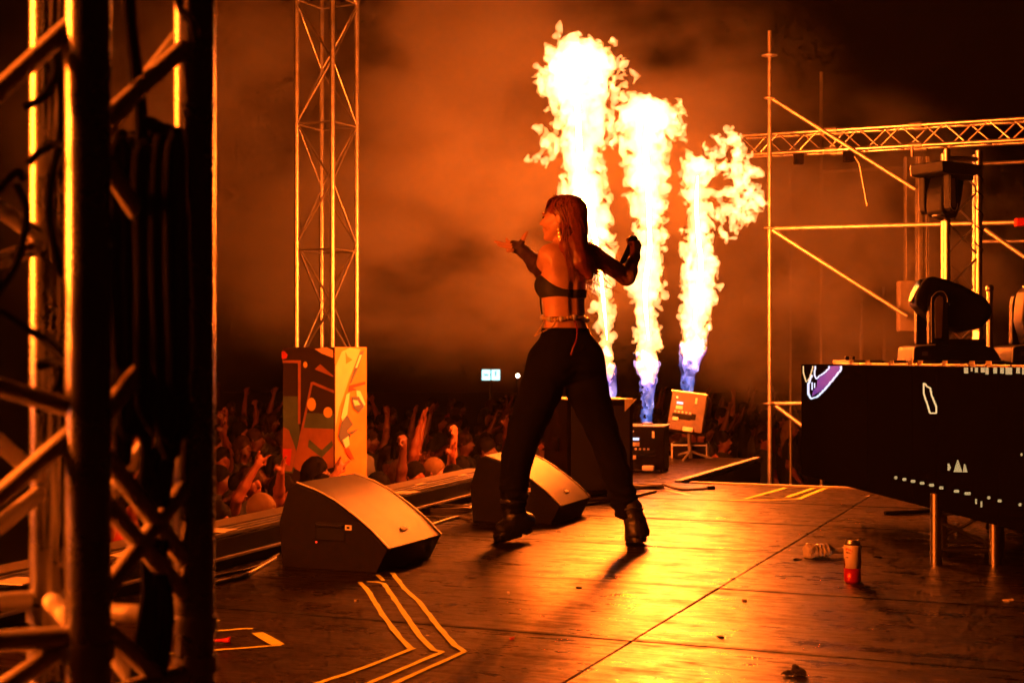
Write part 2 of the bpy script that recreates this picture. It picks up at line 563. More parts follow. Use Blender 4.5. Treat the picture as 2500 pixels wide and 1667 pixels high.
SUH = 0.54
def floor_material():
    m = mat('stage_floor', (0.05, 0.045, 0.04), 0.42)
    t = m.node_tree
    b = t.nodes['Principled BSDF']
    tc = t.nodes.new('ShaderNodeTexCoord')
    oi = t.nodes.new('ShaderNodeObjectInfo')
    mp = t.nodes.new('ShaderNodeMapping')
    add = t.nodes.new('ShaderNodeVectorMath')
    mul = t.nodes.new('ShaderNodeVectorMath')
    mul.operation = 'SCALE'
    mul.inputs['Scale'].default_value = 17.0
    cmb = t.nodes.new('ShaderNodeCombineXYZ')
    t.links.new(oi.outputs['Random'], cmb.inputs[0])
    t.links.new(oi.outputs['Random'], cmb.inputs[1])
    t.links.new(cmb.outputs[0], mul.inputs[0])
    t.links.new(tc.outputs['Object'], add.inputs[0])
    t.links.new(mul.outputs[0], add.inputs[1])
    t.links.new(add.outputs[0], mp.inputs['Vector'])
    mp.inputs['Scale'].default_value = (1.3, 9.0, 1.0)          # wood grain runs along the length of the sheet
    mp2 = t.nodes.new('ShaderNodeMapping')
    mp2.inputs['Rotation'].default_value = (0, 0, 0.5)
    mp2.inputs['Scale'].default_value = (1.0, 7.0, 1.0)
    t.links.new(add.outputs[0], mp2.inputs['Vector'])
    def noise(scale, det, vec, rough=0.6, dist=0.0):
        n = t.nodes.new('ShaderNodeTexNoise')
        n.inputs['Scale'].default_value = scale
        n.inputs['Detail'].default_value = det
        n.inputs['Roughness'].default_value = rough
        n.inputs['Distortion'].default_value = dist
        t.links.new(vec, n.inputs['Vector'])
        return n.outputs['Fac']
    grain = noise(3.0, 8, mp.outputs[0], 0.7, 0.4)
    blot = noise(2.2, 6, add.outputs[0], 0.6)
    fine = noise(45, 4, add.outputs[0], 0.6)
    def mathn(op, a, bb, clamp=False):
        n = t.nodes.new('ShaderNodeMath')
        n.operation = op
        n.use_clamp = clamp
        for i, x in enumerate((a, bb)):
            if isinstance(x, (int, float)): n.inputs[i].default_value = x
            else: t.links.new(x, n.inputs[i])
        return n.outputs[0]
    # scratches: thin lines where a warped noise crosses its middle value
    sc = noise(2.4, 1, mp2.outputs[0], 0.4, 0.8)
    scr = mathn('SUBTRACT', 1.0, mathn('MULTIPLY', mathn('ABSOLUTE', mathn('SUBTRACT', sc, 0.5), 0), 140), True)
    r = t.nodes.new('ShaderNodeValToRGB')
    r.color_ramp.elements[0].position = 0.32
    r.color_ramp.elements[0].color = (0.004, 0.0022, 0.0016, 1)
    r.color_ramp.elements[1].position = 0.72
    r.color_ramp.elements[1].color = (0.024, 0.0125, 0.009, 1)
    mixf = mathn('ADD', mathn('MULTIPLY', grain, 0.6), mathn('MULTIPLY', blot, 0.4))
    sep = t.nodes.new('ShaderNodeSeparateXYZ')
    t.links.new(tc.outputs['Object'], sep.inputs[0])
    edge = mathn('SUBTRACT', mathn('ABSOLUTE', sep.outputs[1], 0), SUH - 0.05)
    edge = mathn('MULTIPLY', mathn('ADD', edge, mathn('MULTIPLY', mathn('SUBTRACT', grain, 0.5), 0.22)), 22.0, True)
    mixf = mathn('SUBTRACT', mixf, mathn('MULTIPLY', edge, 0.30))
    t.links.new(mixf, r.inputs['Fac'])
    mx = t.nodes.new('ShaderNodeMix')
    mx.data_type = 'RGBA'
    t.links.new(mathn('MULTIPLY', scr, 0.16), mx.inputs[0])
    t.links.new(r.outputs['Color'], mx.inputs[6])
    mx.inputs[7].default_value = (0.16, 0.11, 0.08, 1)
    t.links.new(mx.outputs[2], b.inputs['Base Color'])
    wear = t.nodes.new('ShaderNodeMapRange')                # dull scuffed streaks against polished ones
    wear.inputs['From Min'].default_value = 0.42
    wear.inputs['From Max'].default_value = 0.60
    t.links.new(mathn('ADD', mathn('MULTIPLY', noise(1.7, 9, mp.outputs[0], 0.78, 0.8), 0.6), mathn('MULTIPLY', noise(6.0, 5, add.outputs[0], 0.7), 0.4)), wear.inputs['Value'])
    rr = mathn('ADD', mathn('MULTIPLY', mathn('ADD', wear.outputs[0], mathn('MULTIPLY', edge, 0.5)), 0.24), mathn('ADD', mathn('MULTIPLY', blot, 0.24), 0.12), True)
    t.links.new(rr, b.inputs['Roughness'])
    spv = mathn('MULTIPLY', mathn('SUBTRACT', 0.58, mathn('MULTIPLY', wear.outputs[0], 0.53)), mathn('SUBTRACT', 1.0, mathn('MULTIPLY', edge, 0.7)))
    t.links.new(spv, b.inputs['Specular IOR Level'])
    bp = t.nodes.new('ShaderNodeBump')
    bp.inputs['Strength'].default_value = 0.8
    bp.inputs['Distance'].default_value = 0.004
    h = mathn('ADD', mathn('MULTIPLY', grain, 1.0), mathn('ADD', mathn('MULTIPLY', fine, 0.35), mathn('MULTIPLY', scr, -0.35)))
    t.links.new(h, bp.inputs['Height'])
    t.links.new(bp.outputs[0], b.inputs['Normal'])
    return m
M_FLOOR = floor_material()

# ================================================================== stage
UA = math.radians(22.5)
U = Vector((math.sin(UA), math.cos(UA), 0))            # along the stage front, away from the camera
V = Vector((math.cos(UA), -math.sin(UA), 0))           # across the stage, to the right
O0 = Vector((0.787, 5.43, 0))                          # a crossing of panel seams
def ST(s, t, z=0.0):
    return O0 + U * s + V * t + Vector((0, 0, z))
SU, SV = 1.08, 2.16
STAGE_Z, GZ = 0.0, -1.75
SEND = 4 * SU

def stage():
    slab = MB()
    rot = Matrix((V, U, Vector((0, 0, 1)))).transposed()
    c = ST((-9.6 + SEND) / 2, (-2.62 + 8.6) / 2, -0.45)
    slab.box(c, (8.6 + 2.62, SEND + 9.6, 0.85), M=rot)
    PE = 6.9
    c2 = ST((SEND + PE) / 2, (-2.9 - 1.38) / 2, -0.45)
    slab.box(c2 + U * 0.004, (1.52, PE - SEND, 0.84), M=rot)
    fl = slab.build('stage_floor', M_BLACK)
    tag(fl, 'dark scuffed plywood stage floor laid in large panels', 'floor', kind='structure')
    g = 0.005
    full = MB().box((0, 0, 0), (SV - g, SU - g, 0.022)).mesh('floor_panel', 0.003, 1)
    full.materials.append(M_FLOOR)
    part = MB().box((0, 0, 0), (0.46 - g, SU - g, 0.022)).mesh('floor_panel', 0.003, 1)
    part.materials.append(M_FLOOR)
    plat = MB().box((0, 0, 0), (1.52, 0.86 - g, 0.022)).mesh('floor_panel', 0.003, 1)
    plat.materials.append(M_FLOOR)
    R = random.Random(3)
    def put(me, s, t):
        o = bpy.data.objects.new('floor_panel', me)
        COL.objects.link(o)
        o.parent = fl
        o.location = ST(s, t, -0.011 + R.uniform(-0.0012, 0.0008))
        o.rotation_euler = (R.uniform(-0.0016, 0.0016), R.uniform(-0.001, 0.001), -UA + R.uniform(-0.0012, 0.0012))
    for i in range(-6, 4):
        for j in range(-1, 3):
            if j == 2 and i < -1: continue
            put(full, (i + 0.5) * SU, (j + 0.5) * SV)
        put(part, (i + 0.5) * SU, -SV - 0.23)
    for i in range(3):
        put(plat, SEND + 0.004 + (i + 0.5) * 0.86, -2.14)
    # pale edging strips along the stage end and the platform side
    for nm, a, b in (('edge_strip', ST(SEND + .02, -1.30, .006), ST(SEND + .02, 6.0, .006)), ('edge_strip', ST(SEND + .06, -1.40, .008), ST(6.88, -1.40, .008))):
        d = (b - a)
        MB().box((a + b) / 2, (d.length, 0.05, 0.012), rz=math.atan2(d.y, d.x)).build(nm, M_WHITETAPE, fl)
    gr = MB().box((0, 40, GZ - 0.1), (160, 130, 0.2)).build('ground', M_GROUND)
    tag(gr, 'dark trampled ground of the audience area', 'ground', kind='structure')
stage()

# ---- tape marks on the floor (photo pixels -> stage floor)
def z6(x, y): return (500 + x * .3616, 1100 + y * .3616)
def z3(x, y): return (x * .3616, 1100 + y * .3616)
def z8(x, y): return (1800 + x * .3297, 1150 + y * .3297)

def tape(label, runs, m=M_TAPE, group='yellow tape marks', z=0.0025):
    mb = MB()
    R = random.Random(len(label) * 7)
    for pts, w in runs:
        P = [F(px, py, z) for px, py in pts]
        # densify with slight wander and torn ends
        Q = []
        for i in range(len(P) - 1):
            n = max(2, int((P[i + 1] - P[i]).length / 0.06))
            for k in range(n):
                Q.append(P[i].lerp(P[i + 1], k / n))
        Q.append(P[-1])
        L, Rr = [], []
        for i, q in enumerate(Q):
            t = (Q[min(i + 1, len(Q) - 1)] - Q[max(i - 1, 0)]).normalized()
            nrm = Vector((-t.y, t.x, 0))
            ww = w / 2 * R.uniform(0.86, 1.12)
            j = nrm * R.uniform(-0.0012, 0.0012)
            L.append(q + nrm * ww + j); Rr.append(q - nrm * ww + j)
        n = len(Q)
        mb.add(L + Rr, [(i, i + 1, n + i + 1, n + i) for i in range(n - 1)])
    o = mb.build('tape_mark', m)
    tag(o, label, 'tape', group)
    return o

tape('left of three nested yellow tape chevrons in front of the near wedge monitor', [
    ([z6(1045, 885), z6(1100, 940), z6(1200, 1105), z6(1310, 1250), z6(1392, 1332)], .020),
    ([z6(1412, 1328), z6(1100, 1452), z6(960, 1502), z6(820, 1547), z6(740, 1572)], .018)])
tape('middle of three nested yellow tape chevrons, with a torn hook at its top', [
    ([z6(1165, 835), z6(1207, 875)], .018), ([z6(1095, 882), z6(1160, 884), z6(1203, 893)], .02),
    ([z6(1208, 893), z6(1350, 1100), z6(1450, 1250), z6(1545, 1342), z6(1607, 1355)], .020),
    ([z6(1603, 1355), z6(1400, 1440), z6(1090, 1572)], .018)])
tape('right outermost of three nested yellow tape chevrons on the stage', [
    ([z6(1265, 822), z6(1350, 930), z6(1440, 1010), z6(1580, 1190), z6(1690, 1310), z6(1757, 1354)], .020),
    ([z6(1752, 1354), z6(1500, 1467), z6(1262, 1574)], .018)], z=0.003)
tape('broken yellow tape rectangle on the floor beside the near truss', [
    ([z3(945, 1252), z3(1090, 1214), z3(1210, 1192)], .018), ([z3(945, 1252), z3(1200, 1233), z3(1660, 1198), z6(325, 1198)], .018),
    ([z3(955, 1290), z3(1078, 1384)], .05), ([z3(1078, 1374), z3(1200, 1362), z6(110, 1340), z6(300, 1326), z6(515, 1309)], .018),
    ([z6(352, 1226), z6(500, 1308)], .042), ([z6(50, 1143), z6(102, 1145)], .02)])
tape('short yellow tape strip at the foot of the near truss', [([z3(20, 1520), z3(245, 1562)], .03)])
tape('long pale tape stripe slanting across the far stage floor', [([z8(60, 203), z8(360, 121)], .035), ([z8(-60, 214), z8(220, 212), z8(450, 206)], .02)], group='tape marks on the far stage floor')
tape('pair of parallel tape stripes near the far stage edge', [([z8(365, 192), z8(565, 124)], .035), ([z8(450, 206), z8(655, 122)], .035)], group='tape marks on the far stage floor')
tape('pale tape scrap on the floor beyond the performer\'s right boot', [([(1622, 1195), (1682, 1207)], .05)], M_WHITETAPE, 'tape marks on the far stage floor')

# ================================================================== stage front: low cable tray with taped lid
def tray():
    A, B = Vector((-1.72, 4.42, 0)), Vector((-0.05, 9.20, 0))
    d = (B - A).normalized()
    n = Vector((-d.y, d.x, 0))              # towards the audience
    rz = math.atan2(d.y, d.x)
    L = (B - A).length
    root = empty('cable_tray', (A + B) / 2, rz)
    tag(root, 'long low black cable tray with taped lid along the stage front edge', 'cable tray')
    x0 = -L / 2
    MB().box((0, 0.125, 0.065), (L, 0.25, 0.13)).build('tray_body', M_BLACK, root, 0.004)
    MB().box((0, 0.185, 0.145), (L, 0.13, 0.024)).build('lid_board', mat('worn_grey_board', (0.16, 0.13, 0.11), 0.55, noise=(12, 0.6, 1.3)), root, 0.003)
    for yy in (0.012, 0.060, 0.105):
        MB().box((0, yy, 0.142), (L, 0.014, 0.016)).build('lid_rail', M_ALU, root, 0.002)
    R = random.Random(5)
    x = x0 + 0.25
    while x < -x0 - 0.1:
        w = R.uniform(0.10, 0.15)
        MB().box((x, 0.058, 0.1525), (w, 0.116, 0.004)).add([], []).build('tape_patch', M_WHITETAPE, root, rz=R.uniform(-.08, .08))
        x += R.uniform(0.42, 0.75)
    MB().box((0, -0.012, 0.05), (L, 0.02, 0.012)).build('side_rail', M_STEEL, root, 0.002)
tray()

# ================================================================== wedge monitors
def grille_material():
    m = mat('perforated_grille', (0.06, 0.055, 0.05), 0.5, 0.4)
    t = m.node_tree
    b = t.nodes['Principled BSDF']
    tc = t.nodes.new('ShaderNodeTexCoord')
    mp = t.nodes.new('ShaderNodeMapping')
    mp.inputs['Scale'].default_value = (1, 1, 1)
    w = t.nodes.new('ShaderNodeTexWave')
    w.wave_type = 'BANDS'; w.bands_direction = 'X'
    w.inputs['Scale'].default_value = 27.0
    t.links.new(tc.outputs['Object'], mp.inputs['Vector'])
    t.links.new(mp.outputs[0], w.inputs['Vector'])
    bp = t.nodes.new('ShaderNodeBump')
    bp.inputs['Strength'].default_value = 0.5
    bp.inputs['Distance'].default_value = 0.002
    t.links.new(w.outputs['Fac'], bp.inputs['Height'])
    t.links.new(bp.outputs[0], b.inputs['Normal'])
    n = t.nodes.new('ShaderNodeTexNoise')
    n.inputs['Scale'].default_value = 7
    n.inputs['Detail'].default_value = 6
    t.links.new(tc.outputs['Object'], n.inputs['Vector'])
    r = t.nodes.new('ShaderNodeValToRGB')
    r.color_ramp.elements[0].position, r.color_ramp.elements[1].position = .3, .75
    r.color_ramp.elements[0].color = (0.007, 0.0045, 0.004, 1)
    r.color_ramp.elements[1].color = (0.070, 0.048, 0.036, 1)
    mx = t.nodes.new('ShaderNodeMix'); mx.data_type = 'RGBA'; mx.blend_type = 'MULTIPLY'
    mx.inputs[0].default_value = 0.95
    t.links.new(n.outputs['Fac'], r.inputs['Fac'])
    t.links.new(r.outputs['Color'], mx.inputs[6])
    t.links.new(w.outputs['Color'], mx.inputs[7])
    t.links.new(mx.outputs[2], b.inputs['Base Color'])
    return m
M_GRILLE = grille_material()

def wedge(loc, rz, label):
    """local x: across the grille (0..0.51), local y: from the low front edge back towards the tall end"""
    root = empty('wedge_monitor', loc, rz)
    tag(root, label, 'speaker', 'wedge monitors along the stage front')
    prof = [(0.0, 0.0), (-0.05, 0.10), (-0.012, 0.135), (0.03, 0.172), (0.105, 0.226), (0.20, 0.286), (0.28, 0.322), (0.38, 0.352), (0.415, 0.335), (0.46, 0.19), (0.445, 0.0)]
    Wd = 0.51
    MB().prism([Vector((0, a, z)) for a, z in prof], (0, 0, 0), (Wd, 0, 0)).build('cabinet', M_BLACK, root, 0.006)
    top = prof[1:8]
    mb = MB()
    n = len(top)
    vs, off = [], []
    for i, (a, z) in enumerate(top):
        a0, z0 = top[max(i - 1, 0)]; a1, z1 = top[min(i + 1, n - 1)]
        t = Vector((a1 - a0, z1 - z0)).normalized()
        off.append((a - t.y * 0.006, z + t.x * 0.006))
    for x in (0.012, Wd - 0.012):
        for (a, z) in off: vs.append((x, a, z))
    mb.add(vs, [(i, i + 1, n + i + 1, n + i) for i in range(n - 1)], 0, True)
    ring = [Vector((0.012, a, z)) for a, z in off]
    for x, sgn in ((0.012, 0), (Wd - 0.012, 0)):
        low = [(x, a, z) for a, z in off] + [(x, a, z - 0.012) for a, z in off]
        mb.add(low, [(i, i + 1, n + i + 1, n + i) for i in range(n - 1)])
    g = mb.build('grille', M_GRILLE, root)
    for x in (0.006, Wd - 0.006):
        MB().tube([(x, a, z + 0.002) for a, z in off], 0.004, 6).build('grille_rim', M_STEEL, root)
    # handle, dark box standing for its recess's shade, connector plate, in the near side
    MB().box((0.004, 0.215, 0.16), (0.012, 0.15, 0.085)).build('handle_shade', M_RUBBER, root, 0.01)
    MB().box((-0.004, 0.215, 0.185), (0.016, 0.13, 0.012)).build('handle', M_BLACKGLOSS, root, 0.004)
    MB().box((-0.002, 0.128, 0.182), (0.006, 0.03, 0.02)).build('connector_plate', M_WHITETAPE, root, 0.001)
    MB().box((-0.006, 0.128, 0.182), (0.006, 0.012, 0.009)).build('connector', M_RUBBER, root, 0.001)
    MB().lathe([(0.004, 0), (0.004, 0.004)], 10, M=Matrix.Translation((0.0, 0.28, 0.115)) @ Matrix.Rotation(-PI / 2, 4, 'Y')).build('signal_light', mat('red_light', (.4, .01, .01), .4, emit=(1, .04, .01), estr=1.5), root)
    MB().box((0.25, 0.0, 0.157), (0.045, 0.018, 0.005), M=Matrix.Rotation(0.73, 3, 'X')).build('badge', M_WHITETAPE, root, 0.001)
    for x in (0.05, Wd - 0.05):
        for a in (0.05, 0.40):
            MB().lathe([(0.02, -0.001), (0.02, 0.006)], 10, M=Matrix.Translation((x, a, 0))).build('rubber_foot', M_RUBBER, root)
    return root
rzm = math.atan2(0.925, 0.38)
wedge((-0.553, 5.80, 0), rzm, 'nearest black wedge monitor with curved ribbed grille, beside the tape chevrons')
wedge((0.204, 7.46, 0), rzm + 0.02, 'farther black wedge monitor, just behind the performer\'s left boot')

# ================================================================== trusses
def brace_chain(mb_list, p0, p1, n, z0, z1, r, parent, m, start=0, name='brace', back=None):
    """zigzag bars between two upright chords"""
    for i in range(n):
        a, b = (p0, p1) if (i + start) % 2 == 0 else (p1, p0)
        za, zb = z0 + (z1 - z0) * i / n, z0 + (z1 - z0) * (i + 1) / n
        MB().tube([(a[0], a[1], za), (b[0], b[1], zb)], r, 8).build(name, m, parent)

def tower():
    """slim square tower behind the front of the crowd"""
    c = W(798, 870, 13.3)
    root = empty('truss_tower', (c.x, c.y, GZ), math.radians(18 - 3))
    tag(root, 'tall slim square aluminium truss tower rising out of the crowd', 'truss')
    h = 0.20
    top = 6.4
    cs = [(-h, -h), (h, -h), (h, h), (-h, h)]
    root.rotation_euler[2] = math.radians(-27.4)
    for x, y in cs:
        MB().tube([(x, y, 0), (x, y, top)], 0.024, 12).build('chord', M_ALU, root)
    z = 0.32
    k = 0
    step = 0.56
    while z < top - 0.1:
        for i in range(4):
            a, b = cs[i], cs[(i + 1) % 4]
            if (k + i) % 2: a, b = b, a
            MB().tube([(a[0], a[1], z), (b[0], b[1], z + step)], 0.011, 7).build('brace', M_ALU, root)
        z += step
        k += 1
    for zz in (2.46, 3.62, 4.79, 5.95):
        for i in range(4):
            a, b = cs[i], cs[(i + 1) % 4]
            MB().tube([(a[0], a[1], zz), (b[0], b[1], zz)], 0.011, 7).build('cross_bar', M_ALU, root)
    MB().tube([(0.03, 0.06, 1.0), (0.05, 0.05, 3.0), (0.03, 0.06, 4.4), (0.06, 0.04, top)], 0.012, 6).build('cable', M_RUBBER, root)
    return root
tower()

def tower_sign():
    """printed wrap panels around the foot of the tower"""
    yc = 12.95
    L, C, Rr = W(691, 870, 12.85), W(818, 870, 12.5), W(895, 870, 12.75)
    zt, zb = W(0, 848, 13.0).z, GZ
    root = empty('banner_box', (C.x, C.y, GZ))
    tag(root, 'painted banner box round the foot of the truss tower', 'banner')
    ms = {
        'dark': mat('print_dark', (0.035, 0.018, 0.016), 0.6), 'teal': mat('print_teal', (0.10, 0.16, 0.15), 0.6, noise=(4, .7, 1.3)),
        'rust': mat('print_rust', (0.42, 0.16, 0.07), 0.6, noise=(4, .7, 1.2)), 'orange': mat('print_orange', (0.85, 0.30, 0.06), 0.55, noise=(3, .75, 1.1)),
        'peach': mat('print_peach', (0.95, 0.62, 0.36), 0.55, noise=(5, .85, 1.05)), 'cream': mat('print_cream', (0.9, 0.8, 0.62), 0.55),
        'yellow': mat('print_yellow', (0.9, 0.6, 0.12), 0.55), 'slate': mat('print_slate', (0.10, 0.11, 0.13), 0.55), 'red': mat('print_red', (0.7, 0.06, 0.03), 0.55)}
    def plane(a, b, nm, base):
        d = Vector((b.x - a.x, b.y - a.y, 0)); w = d.length; d.normalize()
        nrm = Vector((d.y, -d.x, 0))
        def pt(u, v, off=0.0):
            return Vector((a.x, a.y, 0)) + d * (u * w) + nrm * off + Vector((0, 0, zb + (zt - zb) * v)) - root.location
        vs = [pt(0, 0, 0), pt(1, 0, 0), pt(1, 1, 0), pt(0, 1, 0)]
        p = MB().prism(vs, (0, 0, 0), tuple(-nrm * 0.02)).build(nm, ms[base], root)
        lvl = [0]
        def poly(pts, m):
            lvl[0] += 1
            off = 0.002 + 0.0012 * lvl[0]
            MB().add([pt(u, v, off) for u, v in pts], [tuple(range(len(pts)))]).build('print', ms[m], p)
        def ring(cu, cv, r, m, asp=1.0):
            poly([(cu + r * math.cos(k * PI / 8), cv + r * asp * math.sin(k * PI / 8)) for k in range(16)], m)
        return poly, ring
    # zoomed photo coordinates (640..1055 x 165..1290) -> panel fractions
    H = (zt - zb) * FPX / 13.0
    def c1(x, y): return ((x - 640) / 415, 1 - ((y - 165) * .2976) / H)
    poly, ring = plane(L, C, 'side_panel', 'dark')
    def P1(pts, m): poly([c1(*p) for p in pts], m)
    P1([(642, 560), (760, 560), (770, 760), (790, 1000), (720, 1180), (642, 1180)], 'teal')
    P1([(642, 810), (690, 830), (750, 1000), (715, 1165), (642, 1165)], 'rust')
    P1([(642, 985), (715, 985), (700, 1120), (642, 1110)], 'red')
    P1([(642, 270), (790, 270), (792, 292), (642, 292)], 'rust')
    P1([(766, 290), (790, 290), (786, 780), (766, 780)], 'rust')
    P1([(870, 445), (890, 440), (750, 1130), (728, 1130)], 'rust')
    P1([(890, 440), (1052, 505), (1052, 528), (885, 462)], 'rust')
    P1([(884, 470), (1052, 535), (1052, 690), (840, 690)], 'dark')
    P1([(840, 690), (1052, 690), (1052, 810), (815, 810)], 'teal')
    P1([(815, 810), (1052, 810), (1052, 1110), (850, 1190), (745, 1140)], 'rust')
    P1([(860, 900), (960, 980), (1040, 900), (1050, 940), (960, 1040), (850, 960)], 'teal')
    P1([(905, 340), (950, 300), (1050, 390), (1050, 400), (950, 360)], 'rust')
    P1([(640, 200), (660, 195), (690, 225), (680, 255), (650, 262), (640, 250)], 'red')
    P1([(905, 180), (1000, 165), (1050, 190), (1050, 250), (960, 215)], 'peach')
    u, v = c1(882, 620); ring(u, v, 0.085, 'yellow', 0.085 * 415 * .2976 / H / 0.085 * 1.5 * 1.0)
    u, v = c1(1012, 680); ring(u, v, 0.085, 'yellow', 0.085 * 415 * .2976 / H / 0.085 * 1.2)
    u, v = c1(834, 305); ring(u, v, 0.04, 'yellow', 0.04 * 415 * .2976 / H / 0.04 * 1.5)
    def c2(x, y): return ((x - 1055) / 270, 1 - ((y - 165) * .2976) / H)
    poly, ring = plane(C, Rr, 'front_panel', 'orange')
    def P2(pts, m): poly([c2(*p) for p in pts], m)
    P2([(1057, 320), (1110, 200), (1180, 170), (1270, 180), (1240, 260), (1170, 420), (1140, 510), (1090, 640), (1057, 800)], 'peach')
    P2([(1140, 200), (1160, 240), (1200, 265), (1145, 300)], 'orange')
    P2([(1265, 205), (1300, 190), (1250, 330), (1190, 450), (1175, 455), (1215, 330)], 'slate')
    P2([(1262, 225), (1282, 225), (1240, 330), (1222, 330)], 'cream')
    P2([(1170, 470), (1310, 440), (1310, 462), (1200, 490), (1240, 505), (1160, 520)], 'red')
    P2([(1230, 510), (1265, 515), (1310, 620), (1290, 655), (1240, 590)], 'cream')
    P2([(1145, 540), (1175, 525), (1150, 720), (1120, 780), (1100, 720)], 'cream')
    P2([(1185, 560), (1250, 560), (1300, 640), (1250, 690), (1205, 650)], 'slate')
    P2([(1200, 585), (1240, 590), (1262, 625), (1215, 632)], 'cream')
    P2([(1100, 760), (1150, 700), (1200, 780), (1150, 830), (1180, 870), (1130, 960), (1075, 870)], 'slate')
    P2([(1160, 840), (1250, 815), (1190, 860)], 'slate')
    P2([(1110, 900), (1160, 870), (1170, 940), (1135, 965)], 'cream')
    P2([(1130, 970), (1160, 960), (1210, 1060), (1180, 1050), (1150, 1010)], 'red')
tower_sign()

def near_truss():
    c2, c3, c1 = (-0.471, 1.58), (-0.390, 1.745), (-0.592, 1.82)
    cL, cB = (-0.700, 1.50), (-0.800, 1.72)
    root = empty('truss_tower', (-0.47, 1.65, 0))
    tag(root, 'nearest dark truss tower hung with black cables at the left picture edge', 'truss')
    off = Vector((0.47, -1.65, 0))
    def T(p, z): return Vector((p[0], p[1], z)) + off
    for c in (c1, c2, c3, cL, cB):
        mb = MB().tube([T(c, 0.0), T(c, 2.6)], 0.025, 28)
        mb.build('chord', M_CHORD, root)
        for zz in (0.548, 0.50, 0.452):
            MB().tube([T(c, zz), T(c, zz + 0.02)], 0.0285, 24).build('coupler_ring', M_CHROME, root)
    for p, q, z in ((c2, cL, 0.575), (c1, c2, 0.575), (c1, c3, 0.563), (c1, cB, 0.575), (c2, c3, 0.50), (c2, cL, 1.72), (c1, c3, 1.75)):
        MB().tube([T(p, z), T(q, z)], 0.0125, 12).build('cross_bar', M_TRUSS, root)
    def zz(p, q, zs, r=0.0105):
        for i in range(len(zs) - 1):
            a, b = (p, q) if i % 2 == 0 else (q, p)
            MB().tube([T(a, zs[i]), T(b, zs[i + 1])], r, 12).build('brace', M_TRUSS, root)
    zz(c2, cL, [0.58, 0.43, 0.30])
    zz(c2, cL, [0.815, 0.60])
    zz(cL, c2, [0.90, 0.822])
    zz(cL, c2, [1.02, 1.27])
    zz(cL, c1, [1.15, 1.03, 0.93, 0.72, 0.58])
    zz(c3, c1, [1.30, 1.08, 0.86, 0.60, 0.40])
    zz(c3, c2, [1.275, 1.13, 0.95, 0.80, 0.62])
    zz(c2, c3, [0.745, 0.58])
    zz(c3, c2, [0.74, 0.60, 0.45])
    zz(c3, c1, [1.72, 1.33])
    return root
near_truss()

def hung_cables():
    root = empty('cable_bundle', (-0.44, 1.66, 0))
    tag(root, 'thick bundle of black cables hanging in loops inside the near truss', 'cables')
    R = random.Random(12)
    def add(pts, r, nm='cable', m=M_CABLE):
        MB().tube([p - root.location for p in curve(pts, 7)], r, 8).build(nm, m, root)
    yb = 1.665
    def w(px, py, dy=0.0): return W(px, py, yb + dy)
    add([w(312, -60), w(318, 60), w(332, 180), w(344, 290), w(342, 400)], 0.0085)
    add([w(345, 300), w(375, 305), w(410, 335), w(432, 400), w(436, 520)], 0.008)
    # the hanging mass: many slack loops side by side
    for i in range(26):
        x = R.uniform(272, 432)
        dy = R.uniform(-0.035, 0.05)
        top = R.uniform(340, 430)
        wd = R.uniform(12, 40)
        bot = R.uniform(860, 1090)
        x2 = min(440, x + wd)
        add([w(x, top + 60, dy), w(x + 4, top, dy), w((x + x2) / 2, top - 22, dy), w(x2 - 3, top + 10, dy), w(x2, top + 90, dy),
             w(x2 + R.uniform(-8, 8), 650, dy), w((x + x2) / 2 + 20, bot, dy), w((x + x2) / 2, bot + 20, dy), w(x + 8, bot - 40, dy), w(x + R.uniform(-8, 8), 640, dy), w(x, top + 60, dy)], R.uniform(0.006, 0.010), 'cable_loop')
    for i in range(7):
        x = 300 + i * 20
        add([w(x, 480), w(x + R.uniform(-5, 10), 800), w(x + 30 + R.uniform(-15, 15), 1020, .02), w(345 + R.uniform(-14, 60), 1250, .03), w(340 + R.uniform(-20, 80), 1480, .02), w(330 + R.uniform(-25, 100), 1720, .02)], 0.0065)
    for pts in ([w(128, 90, -.02), w(138, 180, -.02), w(100, 240, -.02), w(60, 262, -.02)], [w(70, 400, -.02), w(95, 372, -.02), w(135, 352, -.02), w(175, 362, -.03)],
                [w(0, 760, -.03), w(60, 800, -.03), w(110, 830, -.03), w(165, 880, -.05)], [w(90, 895, -.03), w(130, 885, -.03), w(170, 892, -.05)],
                [w(88, 1000, -.03), w(115, 985, -.03), w(140, 940, -.03), w(150, 900, -.04)], [w(40, 450, 0), w(65, 520, 0), w(40, 640, 0), w(-10, 720, 0)],
                [w(-10, 470, .05), w(40, 420, .05), w(60, 440, .05)], [w(135, 60, .05), w(150, 300, .05), w(120, 480, .05), w(140, 640, .05), w(165, 680, .05)],
                [w(430, -50, -.02), w(440, 20, -.02), w(470, 60, -.04), w(480, 100, -.03)]):
        add(pts, 0.0048, 'thin_cable')
hung_cables()

# ================================================================== scaffold and gantry on the right
def tube_between(nm, a, b, r, m, root, seg=10):
    return MB().tube([Vector(a) - root.location, Vector(b) - root.location], r, seg).build(nm, m, root)

